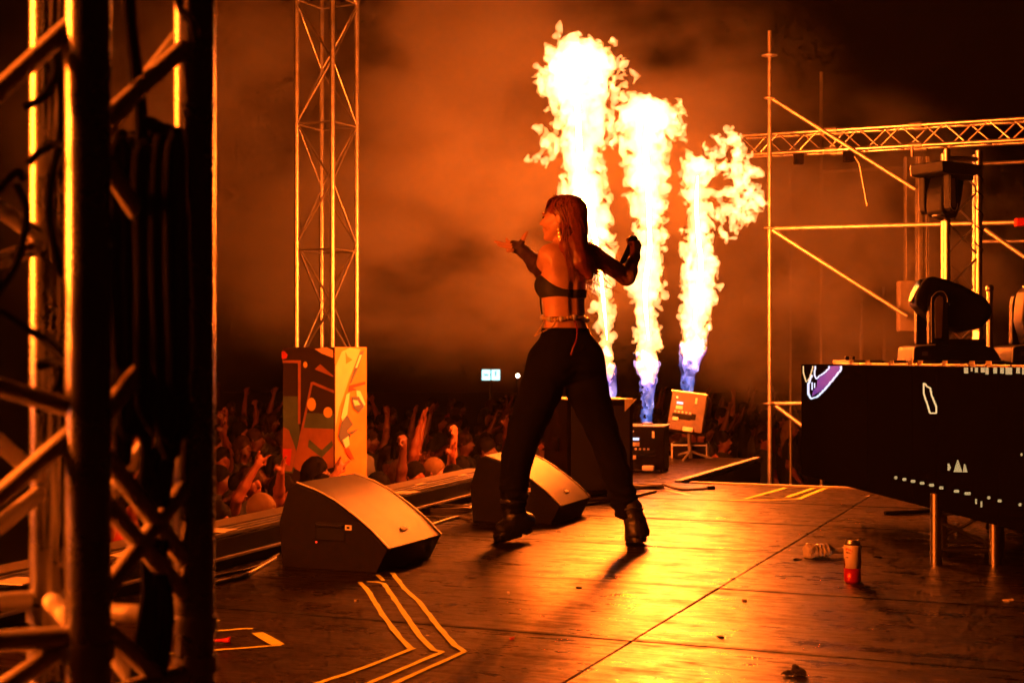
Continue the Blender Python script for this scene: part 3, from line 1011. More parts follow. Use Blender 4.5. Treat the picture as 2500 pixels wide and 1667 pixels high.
def scaffold():
    y = 13.4
    r = 0.020
    b = W(1879, 870, y); b.z = GZ
    root = empty('scaffold', b)
    tag(root, 'scaffold frame of steel poles with diagonal braces right of the flames', 'scaffold')
    def up(px, t, yy, bot=None, nm='upright', rr=r):
        top = W(px, t, yy)
        tube_between(nm, (top.x, yy, GZ if bot is None else W(px, bot, yy).z), top, rr, M_STEEL, root)
    up(1879, 76, y)
    for py, w in ((136, .075), (240, .06), (557, .06), (985, .06)):
        c = W(1879, py, y)
        MB().lathe([(w * .55, -0.012), (w, -0.004), (w, 0.004), (w * .55, 0.012)], 14, M=Matrix.Translation(c - root.location)).build('rosette', M_STEEL, root)
    up(2005, 176, 17.0)
    up(1930, 420, 18.0, None, 'upright', 0.016)
    up(2103, 735, 16.0); up(2158, 700, 16.5)
    D = lambda nm, p, q, ya, yb, rr=r: tube_between(nm, W(*p, ya), W(*q, yb), rr, M_STEEL, root)
    D('diagonal_brace', (1884, 240), (2235, 462), y, 12.95)
    D('ledger', (1884, 558), (2560, 541), y, 11.9)
    D('diagonal_brace', (1886, 562), (2215, 772), y, 12.95)
    D('diagonal_brace', (2405, 560), (2560, 668), 12.2, 11.9)
    D('ledger', (2005, 420), (2560, 392), 17.0, 15.0)
    D('ledger', (2400, 590), (2560, 588), 14.5, 14.0)
    D('ledger', (1884, 985), (2080, 983), y, 13.0)
    D('diagonal_brace', (1890, 988), (2080, 1130), y, 13.0)
    MB().box(W(2493, 543, 12.0) - root.location, (0.10, 0.07, 0.07)).build('red_clamp', M_RED, root, 0.01)
scaffold()

def gantry():
    """long horizontal truss crossing behind the scaffold"""
    ya, yb = 14.2, 12.6
    A, B = W(1815, 358, ya), W(2620, 312, yb)
    h = 0.19
    d = (B - A).normalized()
    n = Vector((-d.y, d.x, 0)).normalized()
    root = empty('gantry_truss', (A + B) / 2)
    tag(root, 'long horizontal lighting truss crossing at upper right', 'truss')
    cs = [(-n * h / 2, h / 2), (n * h / 2, h / 2), (-n * h / 2, -h / 2), (n * h / 2, -h / 2)]
    for o, z in cs:
        tube_between('chord', A + o + Vector((0, 0, z)), B + o + Vector((0, 0, z)), 0.018, M_ALU, root)
    L = (B - A).length
    k = 0
    s = 0.0
    st = 0.2
    faces = [(0, 2), (1, 3), (0, 1), (2, 3)]
    while s + st < L:
        for fi, (a, b) in enumerate(faces):
            if (k + fi) % 2: a, b = b, a
            pa = A + d * s + cs[a][0] + Vector((0, 0, cs[a][1]))
            pb = A + d * (s + st) + cs[b][0] + Vector((0, 0, cs[b][1]))
            tube_between('brace', pa, pb, 0.009, M_ALU, root, 6)
        s += st
        k += 1
    for f in (0.30, 0.56):
        p = A + d * (L * f)
        for o, z in cs:
            q = p + o + Vector((0, 0, z))
            tube_between('coupler', q - d * 0.06, q + d * 0.06, 0.030, M_STEEL, root)
    # clamp with a short dangling safety pole
    for f in (0.185, 0.345):
        p = A + d * (L * f) + Vector((0, 0, -h / 2 - 0.05))
        MB().box(p - root.location, (0.09, 0.08, 0.12)).build('clamp', M_BLACK, root, 0.008)
    p = W(2098, 400, 13.6)
    tube_between('hanging_rod', p, W(2117, 503, 13.6), 0.012, M_STEEL, root)
    tube_between('rod_hanger', A + d * (L * 0.35) + Vector((0, 0, -h / 2)), p, 0.008, M_STEEL, root)
gantry()

def hung_column():
    y = 13.1
    t = W(2237, 384, y)
    root = empty('column_mast', (t.x, t.y, t.z))
    tag(root, 'ribbed vertical aluminium mast hanging below the gantry truss', 'mast')
    h1 = W(0, 384, y).z - W(0, 692, y).z
    R = random.Random(2)
    x = -0.105
    for i, w in enumerate((0.085, 0.012, 0.03, 0.012, 0.02, 0.022, 0.014)):
        MB().box((x + w / 2, R.uniform(-.01, .01), -h1 / 2), (w - 0.004, 0.09, h1)).build('rib', M_STEEL if i % 3 else M_ALU, root, 0.003)
        x += w + 0.004
    h2 = W(0, 690, y).z - W(0, 812, y).z
    MB().box((-0.095, -0.01, -h1 - h2 / 2 + 0.02), (0.15, 0.12, h2)).build('lower_box', mat('grey_box', (0.14, 0.12, 0.10), 0.6, noise=(8, .7, 1.2)), root, 0.006)
    MB().tube([(-0.04, 0, 0.0), (-0.04, 0, 0.10)], 0.015, 8).build('hanger', M_STEEL, root)
hung_column()

def goal_post():
    y = 11.0
    a, b = W(2312, 365, y), W(2390, 365, y + 0.06)
    root = empty('truss_post', ((a.x + b.x) / 2, y, GZ))
    tag(root, 'polished vertical truss post behind the booth at right', 'truss')
    back = Vector((0.05, 0.24, 0))
    cs = [a, b, a + back, b + back]
    for c in cs:
        tube_between('chord', (c.x, c.y, GZ), (c.x, c.y, a.z), 0.0255, M_CHROME, root, 16)
    z, k, st = GZ + 0.1, 0, 0.255
    while z + st < a.z:
        for i, (p, q) in enumerate(((a, b), (cs[2], cs[3]), (a, cs[2]), (b, cs[3]))):
            if (k + i) % 2: p, q = q, p
            tube_between('brace', (p.x, p.y, z), (q.x, q.y, z + st), 0.0085, M_ALU, root, 8)
        z += st
        k += 1
    tube_between('cross_bar', (a.x, a.y, a.z - 0.07), (b.x, b.y, a.z - 0.07), 0.02, M_CHROME, root)
    # cable wound round the right chord
    pts = []
    for i in range(60):
        q = i * 0.55
        pts.append(Vector((b.x + 0.03 * math.cos(q), b.y + 0.03 * math.sin(q), a.z - 0.1 - i * 0.012)))
    MB().tube([p - root.location for p in pts], 0.005, 6).build('cable', M_RUBBER, root)
    r2 = empty('short_pole', (W(2416, 870, 9.2).x, 9.2, GZ))
    tag(r2, 'short bright metal pole standing right of the large moving head light', 'pole')
    tp = W(2416, 700, 9.2)
    tube_between('shaft', r2.location, tp, 0.019, M_CHROME, r2, 14)
    MB().lathe([(0.022, -0.03), (0.026, -0.02), (0.026, 0.005), (0.014, 0.012)], 14, M=Matrix.Translation(tp - r2.location)).build('cap', M_CHROME, r2)
    tube_between('clip', tp + Vector((0, 0, -.15)), tp + Vector((-.05, 0, -.17)), 0.011, M_STEEL, r2)
goal_post()

# ================================================================== booth with LED screen front
FA, FB = Vector((1.60, 7.87, 0)), Vector((1.935, 4.95, 0))      # the screen's foot line, far and near end
FZ0, FZ1 = 0.232, 0.842
FD = (FB - FA).normalized()
FN = Vector((FD.y, -FD.x, 0))                                    # faces the stage centre, to the left
if FN.x > 0: FN = -FN

def on_screen(px, py, off=0.0):
    """point of the screen plane seen at a photo pixel"""
    o = Vector((0, 0, CH))
    d = W(px, py, 1.0) - o
    p0 = FA + FN * off
    t = (p0 - o).dot(FN) / d.dot(FN)
    return o + d * t

M_LEDOFF = mat('led_panel_dark', (0.003, 0.0027, 0.0027), 0.9, spec=0.0)
def led(col, s): return mat('led_light', (0.02, 0.02, 0.02), 0.4, emit=col, estr=s)
M_LEDW, M_LEDP, M_LEDY = led((0.62, 0.78, 1.0), 1.15), led((0.075, 0.03, 0.36), 0.8), led((1.0, 0.72, 0.30), 0.85)

def booth():
    L = (FB - FA).length
    rz = math.atan2(FD.y, FD.x)
    root = empty('performance_booth', (FA + FB) / 2, rz)
    tag(root, 'dark performance booth with LED screen front standing on truss legs', 'booth')
    back = -FN
    inv = Matrix.Rotation(-rz, 4, 'Z') @ Matrix.Translation(-root.location)
    sgn = 1 if (inv.to_3x3() @ back).y > 0 else -1
    # screen modules
    cuts = [0.0, 0.245, 0.51, 0.80, 1.0]
    ends = [on_screen(1955, 900), on_screen(2118, 900), on_screen(2227, 900)]
    ts = [0.0] + [((e - FA).dot(FD)) / L for e in ends[1:]] + [0.62, 0.82, 1.0]
    panels = []
    for i in range(len(ts) - 1):
        x0, x1 = (ts[i] - .5) * L, (ts[i + 1] - .5) * L
        w = x1 - x0 - 0.003
        p = MB().box(((x0 + x1) / 2, sgn * 0.045, (FZ0 + FZ1) / 2), (w, 0.09, FZ1 - FZ0)).build('screen_panel', M_LEDOFF, root, 0.003, 1)
        panels.append(p)
    MB().box((0, sgn * 0.50, 0.50), (L - 0.02, 0.80, 0.56)).build('booth_body', M_BLACK, root, 0.01)
    MB().box((0, sgn * 0.50, 0.826), (L - 0.01, 0.80, 0.03)).build('table_top', M_BLACK, root, 0.004)
    # bright edge trims along the front of the table top
    R = random.Random(9)
    x = -L / 2 + 0.28
    while x < L / 2 - 0.05:
        w = R.uniform(0.10, 0.34)
        w = min(w, L / 2 - x)
        MB().box((x + w / 2, sgn * 0.125, 0.846), (w - 0.012, 0.05, 0.012)).build('edge_trim', M_ALU, root, 0.002)
        if R.random() < 0.75:
            MB().box((x + w, sgn * 0.14, 0.858), (0.03, 0.09, 0.018), rz=0.5).build('trim_clamp', M_STEEL, root, 0.004)
        x += w
    # small knobs and faders
    for k in range(12):
        xx = -L / 2 + 0.16 + k * 0.055 + R.uniform(-.015, .015)
        h = R.choice((0.012, 0.018, 0.02, 0.045))
        MB().lathe([(0.008, 0), (0.007, h * .6), (0.009, h)], 10, M=Matrix.Translation((xx, sgn * R.uniform(.14, .3), 0.841))).build('knob', M_RUBBER, root)
    MB().box((-L / 2 + 0.30, sgn * 0.22, 0.853), (0.26, 0.2, 0.024)).build('control_console', M_STEEL, root, 0.004)
    # ---- lit pixels of the screen: rows of LEDs
    def z5(x, y): return (1900 + x * .3827, 800 + y * .3827)
    acc = {}
    def quad(pts, m, off):
        P = [inv @ on_screen(*z5(*p), off) for p in pts]
        cx = sum((p.x for p in P)) / len(P)
        i = 0
        for j in range(len(ts) - 1):
            if (ts[j] - .5) * L <= cx: i = j
        acc.setdefault((i, m.name), (m, MB()))[1].add(P, [tuple(range(len(P)))])
    def stroke(pts, w, m, off=0.003):
        """a drawn line cut into short stair steps like LED pixels"""
        for i in range(len(pts) - 1):
            (x0, y0), (x1, y1) = pts[i], pts[i + 1]
            n = max(1, int(math.hypot(x1 - x0, y1 - y0) / 7))
            for k in range(n):
                t = (k + .5) / n
                cx, cyy = x0 + (x1 - x0) * t, y0 + (y1 - y0) * t
                cx, cyy = round(cx / 4) * 4, round(cyy / 4) * 4
                quad([(cx - w / 2, cyy - 4.4), (cx + w / 2, cyy - 4.4), (cx + w / 2, cyy + 4.4), (cx - w / 2, cyy + 4.4)], m, off + 0.0004 * ((i + k) % 3))
    stroke([(158, 244), (162, 290), (178, 345), (200, 322), (222, 246)], 8, M_LEDY)
    stroke([(214, 300), (192, 360), (190, 420), (208, 452), (250, 440), (292, 398), (350, 330), (398, 270), (402, 246)], 15, M_LEDW)
    stroke([(238, 246), (230, 300), (240, 325), (290, 290), (322, 262), (325, 246)], 11, M_LEDW)
    stroke([(216, 350), (214, 395)], 9, M_LEDW); stroke([(234, 350), (232, 384)], 8, M_LEDW)
    for yy in range(246, 440, 6):
        poly = [(250, 330), (330, 246), (394, 246), (386, 280), (280, 398), (215, 436), (222, 400), (245, 380)]
        xs = []
        for i in range(len(poly)):
            (xa, ya), (xb, yb) = poly[i], poly[(i + 1) % len(poly)]
            if (ya <= yy) != (yb <= yy):
                xs.append(xa + (xb - xa) * (yy - ya) / (yb - ya))
        xs.sort()
        for a, b in zip(xs[::2], xs[1::2]):
            if b - a > 6:
                quad([(a, yy - 2.8), (b, yy - 2.8), (b, yy + 2.8), (a, yy + 2.8)], M_LEDP, 0.0022)
    def rows(x0, x1, y0, y1, m=M_LEDY, st=6.5, shape=None):
        yy = y0
        while yy <= y1:
            f = (yy - y0) / max(1, y1 - y0)
            a, b = (x0, x1) if shape is None else shape(f)
            quad([(a, yy - 1.7), (b, yy - 1.7), (b, yy + 1.7), (a, yy + 1.7)], m, 0.003)
            yy += st
    # slanted ring
    ring = [(930, 352), (926, 400), (932, 430), (945, 470), (958, 510), (968, 545), (1008, 545), (1010, 505), (990, 460), (976, 420), (970, 385), (948, 372)]
    stroke(ring + [ring[0]], 11, M_LEDY)
    for x0, x1, y1 in ((1185, 1212, 292), (1228, 1240, 278), (1254, 1274, 288), (1292, 1318, 288), (1322, 1342, 300), (1372, 1396, 290), (1416, 1440, 290), (1450, 1492, 296), (1518, 1542, 292), (1556, 1580, 296)):
        rows(x0, x1, 256, y1)
    rows(1130, 1160, 845, 922, shape=lambda f: (1143 - 24 * f - 2, 1148 + 28 * f))
    rows(1080, 1100, 868, 910, shape=lambda f: (1080, 1092 + 10 * (1 - abs(2 * f - 1))))
    rows(1178, 1210, 872, 922, shape=lambda f: (1178 + 6 * (1 - f), 1194 + 14 * f))
    for cx, cyy, w in ((750, 955, 22), (804, 966, 28), (860, 978, 32), (918, 990, 32), (978, 1003, 34), (1040, 1020, 30), (1137, 1041, 36), (1208, 1056, 42), (1343, 1083, 22), (1412, 1103, 28), (1542, 1127, 22), (1552, 808, 16)):
        for k in (-1, 0, 1):
            quad([(cx - w / 2 + 4 * abs(k), cyy + k * 6.5 - 1.7), (cx + w / 2 - 3 * abs(k), cyy + k * 6.5 - 1.7), (cx + w / 2 - 3 * abs(k), cyy + k * 6.5 + 1.7), (cx - w / 2 + 4 * abs(k), cyy + k * 6.5 + 1.7)], M_LEDY, 0.003)
    rows(1256, 1268, 1094, 1126); rows(1290, 1302, 1108, 1142)
    for (i, nm), (m, mb) in acc.items():
        o = mb.build('lit_pixels', m, panels[i])
        o['kind'] = 'stuff'
    # ---- truss legs
    def leg(px, py):
        c = F(px, py)
        for nm, o in (('leg', Vector((0, 0, 0))), ('leg', Vector((0.245, -0.02, 0))), ('leg', Vector((0.09, 0.22, 0))), ('leg', Vector((0.335, 0.20, 0)))):
            q = c + o
            q.z = 0
            P = inv @ q
            MB().tube([P + Vector((0, 0, 0.0)), P + Vector((0, 0, 0.30))], 0.0245, 20).build(nm, M_CHROME, root)
            MB().tube([P + Vector((0, 0, 0.045)), P + Vector((0, 0, 0.052))], 0.027, 20).build('leg_ring', M_CHROME, root)
        def b(o1, z1, o2, z2, r=0.0075):
            MB().tube([inv @ (c + Vector(o1) + Vector((0, 0, z1 - c.z))), inv @ (c + Vector(o2) + Vector((0, 0, z2 - c.z)))], r, 10).build('leg_brace', M_CHROME, root)
        a1, a2, a3, a4 = (0, 0, 0), (.245, -.02, 0), (.09, .22, 0), (.335, .20, 0)
        b(a1, .060, a2, .060); b(a1, .19, a2, .075); b(a3, .07, a4, .07); b(a3, .085, a4, .22); b(a1, .215, a2, .215); b(a1, .1, a3, .2)
    leg(2285, 1376)
    far = F(1990, 1245); far.y = 7.55
    for o in (Vector((2.46, 7.3, 0)), Vector((2.62, 7.3, 0))):
        P = inv @ o
        MB().tube([P, P + Vector((0, 0, 0.30))], 0.0245, 16).build('leg', M_BLACK, root)
    return root
booth()

# ================================================================== moving head lights
def moving_head(label, loc, rz=0.0, sc=1.0, tilt=0.0, flip=False):
    root = empty('moving_head_light', loc, rz)
    root.scale = (sc, sc, sc)
    if flip: root.rotation_euler = (PI, 0, rz)
    tag(root, label, 'stage light', 'moving head stage lights')
    # local unit: metre; x right, z up; outline read off the photograph at 2.07 mm per pixel
    k = 0.1786 * 0.00207
    def q(x, y): return Vector(((x - 800) * k, 0, (1390 - y) * k))
    base = [q(205, 1385), q(222, 1190), q(250, 1155), q(330, 1140), q(1200, 1150), q(1330, 1190), q(1420, 1330), q(1430, 1385)]
    MB().prism(base, (0, -0.15, 0), (0, 0.15, 0)).build('base', M_BLACKGLOSS, root, 0.008)
    rim = [q(214, 1380), q(228, 1190), q(255, 1160), q(330, 1146), q(520, 1136)]
    MB().tube([p + Vector((0, -0.149, 0)) for p in rim], 0.0045, 6).build('base_rim', M_STEEL, root)
    MB().box(q(370, 1260) + Vector((0, -0.151, 0)), (0.03, 0.004, 0.022)).build('display', mat('dim_display', (.03, .03, .035), .2), root)
    for x in (0.06, 0.30):
        pass
    for xa, yo in ((455, -0.115), (455, 0.115)):
        arm = [q(440, 1130), q(445, 560), q(470, 450), q(530, 395), (q(590, 385)), q(650, 400), q(695, 450), q(710, 560), q(712, 1130)]
        a = MB().prism(arm, (0, yo - 0.028, 0), (0, yo + 0.028, 0)).build('yoke_arm', M_BLACKGLOSS, root, 0.008)
        s = -1 if yo < 0 else 1
        rec = [q(515, 1050), q(510, 560), q(535, 490), q(580, 462), q(625, 490), q(635, 560), q(612, 1050)]
        MB().prism(rec, (0, yo + s * 0.026, 0), (0, yo + s * 0.0305, 0)).build('arm_panel', mat('arm_panel', (0.05, 0.035, 0.03), 0.4), a, 0.002, 1)
        rl = [q(470, 1110), q(468, 560), q(490, 470), q(540, 420), q(590, 405), q(640, 420), q(680, 480), q(690, 560)]
        MB().tube([p + Vector((0, yo + s * 0.027, 0)) for p in curve(rl, 4)], 0.003, 5).build('arm_trim', M_STEEL, a)
    MB().prism([q(700, 1150), q(700, 1060), q(1215, 1060), q(1225, 1150)], (0, -0.14, 0), (0, 0.14, 0)).build('yoke_bridge', M_BLACKGLOSS, root, 0.008)
    MB().prism([q(1190, 1150), q(1212, 930), q(1226, 930), q(1232, 1150)], (0, -0.05, 0), (0, 0.05, 0)).build('rear_fin', M_ALU, root, 0.003)
    piv = q(590, 640)
    hd = [q(300, 520), q(330, 400), q(400, 280), q(480, 198), q(560, 190), q(740, 230), q(950, 312), q(1180, 430), q(1290, 500), q(1360, 600), q(1375, 690), q(1340, 775), q(1210, 915), q(950, 960), q(640, 860), q(420, 690), q(335, 600)]
    h = MB().prism([p - piv for p in hd], (0, -0.083, 0), (0, 0.083, 0)).build('lamp_head', M_BLACKGLOSS, root, 0.03, bseg=4)
    h.location = piv
    h.rotation_euler = (0, tilt, 0)
    for pl in h.data.polygons: pl.use_smooth = True
    lens = [q(310, 520), q(340, 405), q(405, 290), q(470, 215)]
    a, b = q(300, 540) - piv, q(440, 235) - piv
    c = (a + b) / 2
    nrm = Vector(((b - a).z, 0, -(b - a).x)).normalized()
    if nrm.x > 0: nrm = -nrm
    M = Matrix.Translation(c + nrm * 0.002) @ nrm.to_track_quat('Z', 'Y').to_matrix().to_4x4()
    MB().lathe([(0.066, -0.01), (0.066, 0.006), (0.058, 0.010), (0.02, 0.014)], 24, M=M).build('lens', mat('dark_glass', (.02, .02, .025), .05, spec=.8), h)
    return root
moving_head('large black moving head light tilted left on the booth top', W(2312, 886, 7.35))
moving_head('moving head light cut off by the right picture edge, upright on the booth', W(2312, 886, 7.35) + Vector((0.49, -0.03, 0)), tilt=1.0)
moving_head('moving head light hanging upside down on the polished truss post', W(2308, 402, 10.72), rz=0.6, sc=1.0, tilt=0.9, flip=True)

# ================================================================== speaker cabinet and flame machines
def cabinet():
    th = math.radians(15)
    d1 = Vector((math.cos(th), math.sin(th), 0)); d2 = Vector((-math.sin(th), math.cos(th), 0))
    P = Vector((0.348, 8.96, 0))
    w, dp, h = 0.44, 0.52, 0.61
    root = empty('speaker_cabinet', P + d1 * w / 2 + d2 * dp / 2, th)
    tag(root, 'tall black speaker cabinet standing behind the performer\'s legs', 'speaker')
    MB().box((0, 0, h / 2 + 0.006), (w, dp, h - 0.012)).build('cabinet', M_BLACK, root, 0.006)
    MB().box((0, -dp / 2 - 0.004, h / 2), (w - 0.05, 0.008, h - 0.08)).build('grille', mat('dark_mesh', (.02, .018, .017), .5), root, 0.002)
    MB().box((0, 0, h + 0.002), (w - 0.01, dp - 0.01, 0.006)).build('lit_top', M_WHITETAPE, root)  # pale sheet stands for firelight on the cabinet's black top
    MB().box((-w / 2 - 0.003, -0.02, 0.32), (0.008, 0.14, 0.09)).build('side_handle', M_RUBBER, root, 0.006)
    tri = [Vector((w / 2 - 0.06, -dp / 2 - 0.012, h + .002)), Vector((w / 2 + 0.02, -dp / 2 - 0.012, h + .004)), Vector((w / 2 - 0.06, -dp / 2 - 0.012, h - 0.075))]
    MB().prism(tri, (0, 0, 0), (0, 0.004, 0)).build('folded_flap', M_WHITETAPE, root)
cabinet()

def flame_machine(label, loc, rz=0.0, tilt=0.0, sc=1.0, lit=False, stand=False, group='flame machines'):
    root = empty('flame_machine', loc, rz)
    root.scale = (sc, sc, sc)
    tag(root, label, 'flame machine', group)
    R = Matrix.Rotation(tilt, 3, 'X') @ Matrix.Rotation(0.13 if stand else 0.0, 3, 'Y')
    zc = 0.18
    def T(v): return R @ (Vector(v) - Vector((0, 0, zc))) + Vector((0, 0, zc))
    mh = mat('lit_machine_face', (0.055, 0.034, 0.02), 0.45, noise=(14, .6, 1.4)) if lit else M_BLACK  # lit machine gets a browner housing, fire glow put into the colour
    def bx(nm, c, s, m, bev=0.003):
        MB().box(T(c), s, M=R).build(nm, m, root, bev)
    bx('housing', (0, 0, 0.185), (0.30, 0.26, 0.33), mh, 0.006)
    bx('top_plate', (0, 0, 0.354), (0.315, 0.27, 0.012), M_ALU)
    M4 = Matrix.Translation(T((0, 0, 0.36))) @ R.to_4x4()
    MB().lathe([(0.045, 0), (0.045, 0.012), (0.03, 0.016), (0.024, 0.004)], 16, M=M4).build('nozzle', M_STEEL, root)
    bx('display', (-0.07, -0.132, 0.255), (0.055, 0.006, 0.02), mat('lit_display', (.05, .05, .06), .4, emit=(.55, .7, 1.0), estr=1.4), 0.002)
    bx('keypad', (-0.07, -0.132, 0.215), (0.06, 0.006, 0.03), M_STEEL, 0.002)
    for kx in range(5): bx('socket', (-0.10 + kx * 0.032, -0.133, 0.178), (0.018, 0.008, 0.016), M_STEEL, 0.002)
    bx('socket_panel', (-0.04, -0.131, 0.14), (0.16, 0.006, 0.045), M_RUBBER, 0.002)
    bx('switch', (0.065, -0.132, 0.29), (0.018, 0.008, 0.05), M_WHITETAPE, 0.002)
    bx('connector', (-0.09, -0.134, 0.115), (0.05, 0.012, 0.03), M_STEEL, 0.003)
    bx('connector', (0.06, -0.134, 0.15), (0.04, 0.012, 0.05), M_RUBBER, 0.003)
    MB().lathe([(0.009, 0), (0.009, 0.006)], 10, M=Matrix.Translation(T((-0.10, -0.13, 0.30))) @ R.to_4x4() @ Matrix.Rotation(PI / 2, 4, 'X')).build('indicator', mat('amber_light', (.3, .2, .05), .4, emit=(1, .65, .2), estr=1.5), root)
    bx('bottle_valve', (0.03, -0.15, 0.035), (0.09, 0.05, 0.04), M_WHITETAPE, 0.01)
    for x in (-0.13, 0.13):
        for y in (-0.11, 0.11):
            if tilt == 0: MB().lathe([(0.015, 0), (0.018, 0.02)], 8, M=Matrix.Translation((x, y, 0))).build('foot', M_RUBBER, root)
    if stand:
        MB().tube([(0.02, 0.02, -0.2), (0.0, 0.0, 0.1)], 0.018, 10).build('stand_post', M_STEEL, root)
        for q in range(3):
            a = q * 2.09 + 0.4
            MB().tube([(0.02, 0.02, -0.14), (0.22 * math.cos(a), 0.22 * math.sin(a), -0.205)], 0.011, 8).build('stand_leg', M_STEEL, root)
    return root
flame_machine('black flame machine with lit display under the middle column of fire', (1.045, 10.98, 0.0), -0.25)
flame_machine('flame machine tilted back on a stand, its face coloured as if lit orange', (1.52, 12.28, 0.205), -0.2, -0.16, 1.0, True, True)
flame_machine('flame machine hidden behind the tall speaker cabinet', (0.68, 10.0, 0.0), -0.25)
def case():
    c = Vector((1.56, 12.45, 0))
    root = empty('equipment_case', c, -0.2)
    tag(root, 'dark low equipment case on the platform behind the tilted flame machine', 'case')
    MB().box((0, 0, 0.065), (0.30, 0.2, 0.13)).build('case_body', M_BLACK, root, 0.006)
    for x in (-.15, .15):
        for y in (-.10, .10):
            MB().box((x, y, 0.066), (0.016, 0.016, 0.132)).build('corner_edge', M_STEEL, root, 0.003)
    MB().box((0, -0.104, 0.115), (0.3, 0.01, 0.012)).build('lid_edge', M_ALU, root, 0.002)
case()

# second pair of jets on the other side of the stage front, left of the picture: their light falls on the truss, the face and the tape
def side_jets():
    src = [o for o in bpy.data.objects if o.name.startswith('flame_jet') and o.parent is None]
    src.sort(key=lambda o: o.location.y)
    for i, (x, y, lab) in enumerate(((-4.1, 1.5, 'nearer of two columns of fire left of the picture'), (-5.3, 2.7, 'farther of two columns of fire left of the picture'))):
        c = copy_tree(src[1])
        c.location = (x, y, 0.36)
        c['label'] = lab
        for ch in c.children:
            if ch.name.startswith('hot_core'):
                ch.material_slots[0].link = 'OBJECT'
                ch.material_slots[0].material = M_CORE_SIDE
        c.rotation_euler = (0, 0, 1.3 + i)
        flame_machine(('nearer' if i == 0 else 'farther') + ' flame machine on a riser left of the picture', (x, y, 0.0), 1.2, group='flame machines left of the picture')
        r = MB().box((x, y, (GZ - 0.002) / 2), (0.7, 0.7, -0.002 - GZ)).build('riser', M_BLACK, bevel=0.01)
        tag(r, ('nearer' if i == 0 else 'farther') + ' black riser under a flame machine left of the picture', 'riser', 'risers left of the picture')
side_jets()

# ================================================================== small things on the floor
def can():
    c = F(2081, 1421)
    root = empty('drink_can', c, 0.0)
    tag(root, 'tall cream and red drink can standing on the stage', 'can')
    r = 0.033
    MB().lathe([(r * .80, 0.0), (r * .84, 0.002), (r * .97, 0.007), (r, 0.011), (r, 0.058)], 32).build('lower_body', mat('can_red', (0.42, 0.012, 0.010), 0.3, 0.4), root)
    MB().lathe([(r, 0.058), (r, 0.142), (r * .98, 0.148)], 32).build('upper_body', mat('can_cream', (0.78, 0.66, 0.50), 0.35, 0.15), root)
    MB().lathe([(r * .98, 0.148), (r * .86, 0.160), (r * .80, 0.163), (r * .82, 0.167), (r * .78, 0.168), (r * .76, 0.163), (0.002, 0.163)], 32).build('can_top', M_ALU, root)
    MB().box((0.004, 0.0, 0.1665), (0.012, 0.02, 0.002), rz=0.4).build('pull_tab', M_ALU, root, 0.0006)
    # dark print: rows of small blurred lettering and a curved dark shape on the left flank
    md, mr = mat('can_print', (0.10, 0.02, 0.015), 0.4), mat('can_print_red', (0.5, 0.04, 0.02), 0.4)
    def patch(a0, a1, z0, z1, m):
        n = 5
        vs = []
        for i in range(n):
            a = math.radians(a0 + (a1 - a0) * i / (n - 1))
            for z in (z0, z1): vs.append(((r + .0007) * math.sin(a), -(r + .0007) * math.cos(a), z))
        MB().add(vs, [(2 * i, 2 * i + 2, 2 * i + 3, 2 * i + 1) for i in range(n - 1)]).build('print', m, root)
    for a, z, w, h, m in ((-62, .128, 9, .010, mr), (-50, .131, 7, .007, mr), (-40, .127, 8, .009, mr), (-28, .126, 6, .008, mr), (-17, .124, 4, .006, mr),
                          (-60, .117, 8, .007, md), (-49, .117, 8, .007, md), (-38, .116, 6, .006, md), (-26, .115, 5, .005, mr),
                          (-60, .099, 5, .004, md), (-53, .099, 5, .004, md), (-46, .099, 5, .004, md)):
        patch(a, a + w, z, z + h, m)
    for i in range(8):
        patch(-90, -74 + i * 1.8 - (i > 5) * 8, .058 + (7 - i) * .0045, .0626 + (7 - i) * .0045, md)
can()

def bottle():
    a, b = F(1972, 1362), F(2050, 1358)
    root = empty('crushed_bottle', (a + b) / 2, math.atan2((b - a).y, (b - a).x))
    tag(root, 'crushed clear plastic bottle lying on its side beside the can', 'bottle')
    L = (b - a).length + 0.03
    seg, rings = 28, 44
    R = random.Random(21)
    prof = [(0, .018), (.03, .030), (.10, .034), (.30, .032), (.48, .033), (.58, .031), (.68, .021), (.76, .013), (.84, .012), (.9, .0135), (.93, .0135), (1.0, .0125)]
    vs, fs = [], []
    for i in range(rings + 1):
        t = i / rings
        for j in range(len(prof) - 1):
            if prof[j][0] <= t <= prof[j + 1][0]:
                f = (t - prof[j][0]) / (prof[j + 1][0] - prof[j][0])
                r = prof[j][1] * (1 - f) + prof[j + 1][1] * f
        for k in range(seg):
            q = 2 * PI * k / seg
            w = 1.0
            if t < 0.72:
                w += 0.10 * math.sin(5 * q + t * 9) * (1 if t < .2 else .5) + R.uniform(-.06, .06) - 0.16 * max(0, math.sin(q + t * 4)) * (t > .25)
            w += (0.05 * math.sin(t * 60)) * (.15 < t < .6)
            vs.append((-L / 2 + t * L, r * w * math.cos(q), 0.031 + r * w * math.sin(q) - 0.004 * t))
    for i in range(rings):
        for k in range(seg):
            k2 = (k + 1) % seg
            fs.append((i * seg + k, i * seg + k2, (i + 1) * seg + k2, (i + 1) * seg + k))
    fs.append(tuple(range(seg)))
    MB().add(vs, fs).build('bottle_body', mat('clear_plastic', (0.75, 0.70, 0.62), 0.13, trans=0.35, spec=0.9), root)
    MB().lathe([(.0135, 0), (.0145, .004), (.0145, .016), (.012, .018)], 18, M=Matrix.Translation((L / 2 - 0.003, 0, .027)) @ Matrix.Rotation(PI / 2, 4, 'Y')).build('neck_ring', mat('white_plastic', (.7, .66, .6), .4), root)
bottle()

